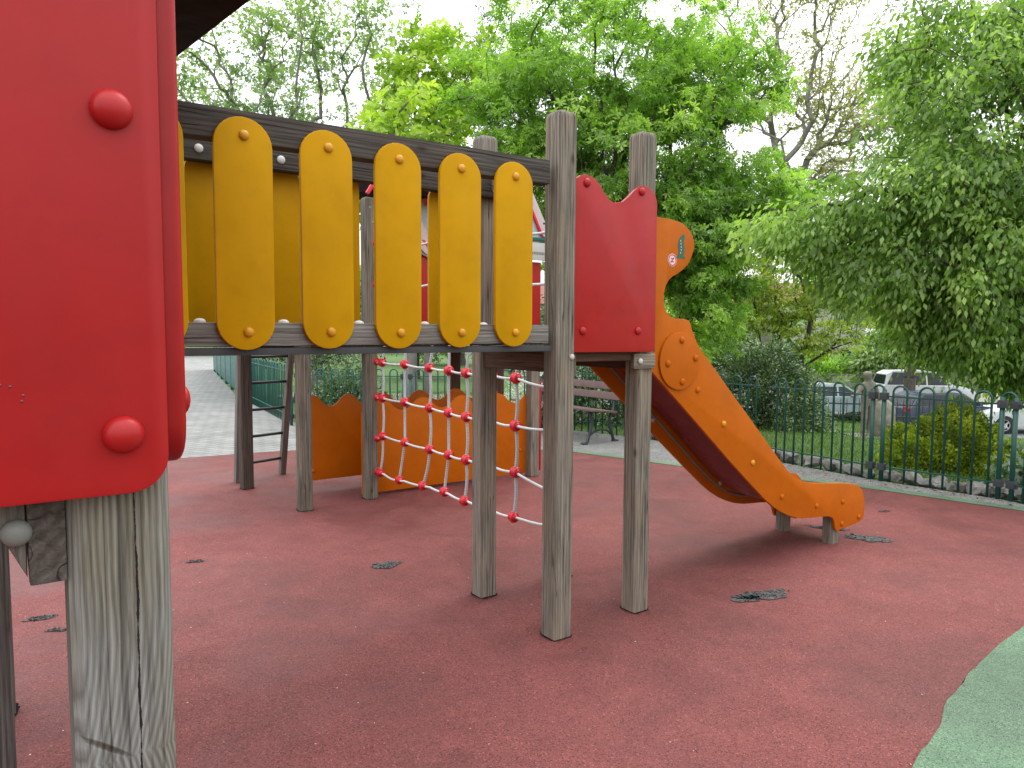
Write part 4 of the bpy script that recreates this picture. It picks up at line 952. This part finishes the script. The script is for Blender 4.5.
# spiked railing at the crest of the lawn
rl = thing('spiked_railing', 'low black spiked railing at the far edge of the lawn', 'railing', (5.6, 16.8, ground_z(6.5, 16.6)), R(-14))
bm_b = []
for k in range(38):
    bm = bmesh.new(); add_tube(bm, [(k*.13, 0, -.3), (k*.13, 0, .46), (k*.13, 0, .54)], [.008, .008, .002], 5); link('bar', fin(bm), P_IRON, rl)
link('rail', box_me((-.05, -.012, .10), (5, .012, .14), .002), P_IRON, rl); link('rail', box_me((-.05, -.012, .38), (5, .012, .41), .002), P_IRON, rl)
# far low wall and houses behind the street
fw = thing('street_wall', 'long pale rendered wall beyond the street', 'wall', (4, 47, RZ0), R(-4))
link('wall', box_me((-6, -.15, -.3), (60, .15, 1.0), .02), M_WALL, fw); link('coping', box_me((-6.1, -.2, 1.002), (60.1, .2, 1.1), .01), M_ROCK, fw)
P_ROOFT = paint('roof_tiles', (.20, .09, .06), .8)
def house(label, loc, rz, w, d, h, wall_m, nwin):
    t = thing('house', label, 'house', loc, rz, 'houses beyond the street'); link('wall', box_me((-w/2, 0, -.5), (w/2, d, h), .02), wall_m, t)
    bm = bmesh.new(); add_prism(bm, [(-.4, h), (d+.4, h), (d/2, h+2)], w+.8); link('roof', fin(bm), P_ROOFT, t, RZ(PI/2) @ T(0, -w/2-.4, 0))
    for i in range(nwin):
        for z in (1.0, 3.8):
            if z+1.4 < h:
                x = -w/2+(i+.5)*w/nwin; f = link('window', box_me((x-.55, -.04, z), (x+.55, .03, z+1.4), .01), P_WHT, t); link('pane', box_me((x-.46, -.05, z+.09), (x+.46, -.041, z+1.31), 0), GLASS, f)
    return t
house('white two-storey house far behind the street, right of the golden shrub tree', (24, 62, RZ0), R(-6), 12, 8, 6.2, M_WALL, 4)
house('pale low house far behind the street, seen between the trunks at the back left', (-6, 60, -1), R(3), 12, 8, 5.8, M_WALL, 5)
house('pale house far behind the dense chestnut tree', (8, 66, RZ0), R(-2), 12, 8, 6.2, M_WALL, 4)

# ------------------------------------------------------------------ vegetation
gz = ground_z
tree('chestnut_tree', 'big dense bright green chestnut tree behind the two bare wooden posts', 'tree', (2.1, 13.6, gz(2.1, 13.6)), (2.0, 13.7, 2.6),
     [(1.9, 13.6, 4.6, 2.5, 2.2, 1.5, 165), (1.6, 13.6, 6.4, 2.7, 2.2, 1.7, 150), (3.2, 13.2, 3.2, 1.45, 1.5, 1.3, 110), (3.6, 13.4, 2.2, .75, 1.1, 1.2, 60), (.7, 13.4, 4.1, 1.5, 1.3, 1.0, 80), (4.4, 13.2, 3.9, 1.3, 1.2, .75, 70), (.2, 13.6, 5.5, 1.5, 1.5, 1.2, 80), (3.6, 13.4, 5.9, 1.5, 1.4, 1.1, 80), (1.6, 12.6, 3.0, 1.2, .8, .8, 60)],
     L_CHEST, B_DARK, 'palm', .10, 40, .36, .20, .45, .8, .35)
tree('maple_tree', 'bright yellow green young maple left of the chestnut, above the plank bridge', 'tree', (-2.0, 17, gz(-2, 17)), (-2.0, 17, 3.6),
     [(-2.1, 17, 6.2, 1.4, 1.2, 1.2, 110), (-2.9, 17, 4.7, 1.4, 1.2, .9, 80), (-1.3, 17, 4.4, 1.0, 1.0, .9, 50), (-1.6, 17, 7.4, 1.6, 1.3, 1.0, 80), (-3.1, 17, 5.5, .8, .9, .8, 35)],
     L_MAPLE, B_GREY, 'maple', .115, 24, .33, .09, .2, .8, .35, vary=.25)
tree('budding_ash_tree', 'sparse pale tree with several thin grey stems, leftmost behind the bridge', 'tree', (-4.9, 18.2, gz(-4.9, 18.2)), (-4.9, 18.2, 2.6),
     [(-5.4, 18.2, 6.2, 2.4, 1.8, 2.4, 210), (-7.6, 18.2, 6.0, 2.2, 1.6, 2.2, 170), (-4.4, 18.2, 8.6, 2.4, 1.6, 1.6, 140), (-7.4, 18.2, 8.8, 2.4, 1.6, 1.6, 120)],
     L_PALE, B_GREY, 'maple', .08, 17, .30, .16, .3, .7, .2, tip=.007)
tree('bare_plane_tree', 'tall nearly bare tree with dark curved branches and budding tips, right of the chestnut', 'tree', (8.2, 23, gz(8.2, 23)), (8.0, 23, 5.2),
     [(9.0, 23, 9.2, 2.8, 1.8, 2.3, 260), (10.8, 23, 8.2, 2.2, 1.5, 1.8, 200), (8.8, 23, 12.0, 3.4, 2, 1.8, 200), (9.8, 23, 6.4, 2.0, 1.2, 1.3, 110)],
     L_BARE, B_GREY, 'maple', .07, 11, .32, .17, .1, .7, .1, tip=.010)
tree('yellow_green_shrub_tree', 'layered yellow green shrub tree between the chestnut and the hanging branches', 'tree', (7.0, 17.5, gz(7, 17.5)), (7.0, 17.5, .9),
     [(6.7, 17.5, 2.7, 1.3, 1.2, 1.1, 130), (7.3, 17.5, 1.7, 1.3, 1.2, .9, 90), (6.0, 17.5, 1.9, .9, 1.0, 1.0, 60), (7.0, 17.5, 3.6, .8, .8, .6, 35)],
     L_YEL, B_DARK, 'simple', .085, 60, .34, .10, .1, 1.0, .5, squash=.28)
tree('hackberry_tree', 'large tree with long drooping leafy branches hanging over the fence at the right', 'tree', (7.4, 7.9, gz(7.4, 7.9)), (6.9, 8.1, 2.9),
     [(5.3, 8.2, 4.0, 1.7, 1.4, .9, 170), (5.6, 8.2, 2.9, 1.8, 1.3, .8, 190), (4.3, 8.0, 2.35, 1.2, 1.0, .55, 110), (6.2, 8.2, 2.0, 1.5, 1.2, .55, 130), (5.0, 8.3, 1.75, .8, .9, .35, 60), (6.6, 8.2, 5.0, 1.6, 1.4, .9, 130), (3.3, 8.0, 2.7, .7, .7, .3, 45), (7.6, 7.6, 3.4, 1.3, 1.6, 1.8, 130), (6.0, 8.6, 1.45, 1.5, .8, .28, 110), (6.6, 8.9, 1.15, 1.0, .6, .22, 60), (5.0, 8.6, 4.9, .9, .9, .5, 60), (4.6, 7.5, 3.05, 1.2, .5, .35, 60)],
     L_RIGHT, B_DARK, 'simple', .08, 80, .25, .17, .9, .4, .3, hang=.17)
tree('dark_fir_tree', 'dark fir tree glimpsed behind the top of the chestnut', 'tree', (-.6, 21, gz(-.6, 21)), (-.6, 21, 6),
     [(-.6, 21, 8.6, 1.0, 1, 2.0, 90), (-.6, 21, 6.4, 1.5, 1.2, 1.2, 60)], L_DARK, B_DARK, 'needle', .12, 60, .35, .14, .3, .5, .2, squash=.3)
tree('dark_evergreen_tree', 'dark evergreen low tree behind the lawn at the back left', 'tree', (-3.2, 24, gz(-3.2, 24)), (-3.2, 24, 1.2),
     [(-3.4, 24, 1.9, 2.4, 1.5, 1.5, 150), (-.6, 24.5, 1.8, 2.0, 1.5, 1.3, 120)], L_DARK, B_DARK, 'simple', .10, 45, .4, .12, .2, .6, .5)
tree('flowering_shrub_tree', 'small bushy tree with pale blossom beside the paved path at the left', 'tree', (-4.6, 15.2, gz(-4.6, 15.2)), (-4.5, 15.2, .5),
     [(-4.4, 15.2, 1.25, 1.1, .9, .75, 90), (-3.6, 15.0, .7, .6, .6, .5, 40)], L_SHRUB, B_DARK, 'simple', .06, 55, .22, .05, .2, .6, .4)
tree('thin_trunk_tree', 'slim grey-trunked tree behind the wavy orange panels', 'tree', (-1.8, 12.8, gz(-1.8, 12.8)), (-1.75, 12.8, 3.4),
     [(-1.9, 12.9, 4.9, 1.0, 1.0, .8, 40)], L_MAPLE, B_GREY, 'maple', .12, 14, .4, .12, .2, .8, .3)
tree('street_tree', 'street tree with a dark trunk beside the white van-like car', 'tree', (18.6, 33.6, RZ0), (18.6, 33.6, RZ0+3.2),
     [(18.6, 33.6, 3.2, 3.2, 2.4, 1.9, 120), (16, 33.6, 4.4, 2.4, 2, 1.6, 70), (21.5, 33.6, 4.0, 2.6, 2, 1.6, 80)], L_CHEST, B_DARK, 'simple', .26, 50, .7, .28, .4, .7, .4)
far = [(-17, 42, 4, 5, L_CHEST), (-9, 38, 2.6, 3.4, L_PALE), (2.5, 40, 3.4, 4.2, L_SHRUB), (-2.5, 34, 3.0, 3.6, L_PALE), (9.5, 44, 3.6, 4.4, L_CHEST), (16, 49, 3.6, 4.2, L_PALE), (31, 50, 4.5, 5.5, L_CHEST), (24, 46, 2.6, 3.4, L_PALE), (40, 46, 5.5, 7, L_CHEST)]
fl = ['broad green tree far at the left edge beyond the paved path', 'pale rounded tree beyond the end of the paved path', 'dark green tree far behind the chestnut trunk', 'pale green tree far behind the maple', 'green tree behind the pale blue car', 'pale green tree over the far street wall', 'broad green tree far behind the hanging branches', 'small pale green tree behind the white van-like car', 'large green tree at the far right behind the street']
for (x, y, r, h, lm), lb in zip(far, fl):
    z = gz(x, y); tree('background_tree', lb, 'tree', (x, y, z), (x, y, z+h*.4), [(x, y, z+h*.75, r*.9, r*.8, h*.5, 90), (x+r*.3, y, z+h*1.1, r*.6, r*.6, h*.35, 50), (x-r*.45, y, z+h*.5, r*.55, r*.5, h*.35, 45)], lm, B_DARK, 'simple', .30, 34, .75, .3, .4, .7, .4, group='trees far beyond the street')
bush('dense_shrub', 'large dark dense shrub behind the fence beside the slide', 'shrub', (4.75, 13.4, gz(4.75, 13.4)), (1.12, 1.0, 1.62), 26000, L_SHRUB, 'simple', .06, shell=.7)
bush('golden_cypress_bush', 'round golden green bush behind the fence at the right', 'shrub', (5.22, 8.5, gz(5.2, 8.5)-.14), (.80, .72, .82), 42000, L_GOLD, 'wide', .032, shell=.8, droop=-.5, flat=.1, lump=.30)
bush('broad_leaved_shrub', 'grey green shrub with large leaves at the right end of the fence', 'shrub', (5.35, 7.05, gz(5.4, 7.1)-.05), (.62, .45, .62), 1100, L_LAUREL, 'wide', .085, shell=.3, droop=.1, lump=.3)
bush('laurel_hedge', 'leafy hedge with pale flowers behind the bench and fence', 'hedge', (2.0, 12.0, gz(2.0, 12.0)), (1.9, .6, 1.25), 16000, L_SHRUB, 'wide', .05, shell=.6)
bush('blossoming_bush', 'low bush sprinkled with white blossom behind the bench', 'shrub', (.6, 12.3, gz(.6, 12.3)), (.9, .6, 1.0), 6000, L_WHITE, 'simple', .045, shell=.7)
bush('low_bush', 'low dark green bush by the foot of the teal fence at the left', 'shrub', (-2.9, 12.6, gz(-2.9, 12.6)), (.75, .6, .95), 7000, L_SHRUB, 'simple', .06, shell=.5)
for i, (x, y, l) in enumerate([(6.2, 16.9, 'dark ground cover clump at the lawn edge behind the big shrub'), (7.9, 16.4, 'dark ground cover clump at the lawn edge in front of the railing'), (9.5, 15.9, 'dark ground cover clump at the lawn edge right behind the statue')]):
    bush('ground_cover', l, 'ground cover', (x, y, gz(x, y)-.05), (1.0, .35, .26), 3500, L_DARK if i else L_SHRUB, 'simple', .06, shell=.4, group='ground cover clumps along the lawn edge')
for i, (x, y, rx, h, lm, l) in enumerate([(13, 45, 3.6, 2.6, L_SHRUB, 'green hedge above the street wall, left of the white van-like car'), (20.5, 44.5, 3.8, 2.4, L_CHEST, 'light green hedge above the street wall behind the white van-like car'), (28.5, 43.5, 4.4, 3.0, L_SHRUB, 'dark green hedge above the street wall at the right')]):
    bush('street_hedge', l, 'hedge', (x, y+2, RZ0), (rx, 1.2, h), 5200, lm, 'simple', .26, shell=.6, group='hedges along the street wall')
lit = []
rl_ = random.Random(9)
for (ax, ay), (bx, by) in zip(FENCE[2:9], FENCE[3:9]):
    for k in range(46):
        t = rl_.random(); o_ = rl_.uniform(.06, .5)**1.3; d_ = Vector((by-ay, -(bx-ax))).normalized(); lit.append((ax+(bx-ax)*t-abs(d_.x)*o_*1.0, ay+(by-ay)*t-abs(d_.y)*o_, -.004))
P = np.array(lit); me = leaves_mesh(P, np.concatenate([rng.normal(0, 1, (len(P), 2)), np.zeros((len(P), 1))], 1), .028, 'wide', None, 0, 4.0, .6)
for v in me.vertices: v.co.z = max(-.010 if v.co.z < 0 else .006, min(v.co.z, .016))
L_LIT = leaf('dry_leaf', [(0, (.06, .035, .018)), (.6, (.16, .10, .045)), (1, (.28, .27, .10))], .1)
tag(link('leaf_litter', me, L_LIT), 'loose dry leaves scattered on the gravel along the foot of the fence', 'leaf litter', kind='stuff')
# grass blades on the near lawn
ok = []
while len(ok) < 52000:
    x, y = random.uniform(-3, 10), random.uniform(7, 18.5)
    if seg_dist(x, y) > .35 and random.random() < min(1, 9/y): ok.append((x, y, gz(x, y)))
P = np.array(ok); me = leaves_mesh(P, np.tile(np.array([0, 0, 1.6]), (len(P), 1)), .05, 'needle', None, -.6, .1)
tag(link('grass', me, L_GRASS), 'short green grass on the lawn behind the fence', 'grass', kind='stuff')
# fallen petals and flecks on the rubber
rr = random.Random(5); pts = []
for k in range(300):
    y = 1.2+7*rr.random()**1.2; x = rr.uniform(-.8, .62)*y+rr.gauss(0, .3); pts.append((x, y, .003))
P = np.array(pts); me = leaves_mesh(P, np.concatenate([rng.normal(0, 1, (len(P), 2)), np.zeros((len(P), 1))], 1), .007, 'simple', None, .0, 4.0, .6)
for v in me.vertices: v.co.z = max(.0055, min(v.co.z, .008))
tag(link('petals', me, L_WHITE), 'tiny pale petals and flecks scattered on the rubber floor', 'petals', kind='stuff')

for o in bpy.data.objects:
    if '_root' in o: del o['_root']
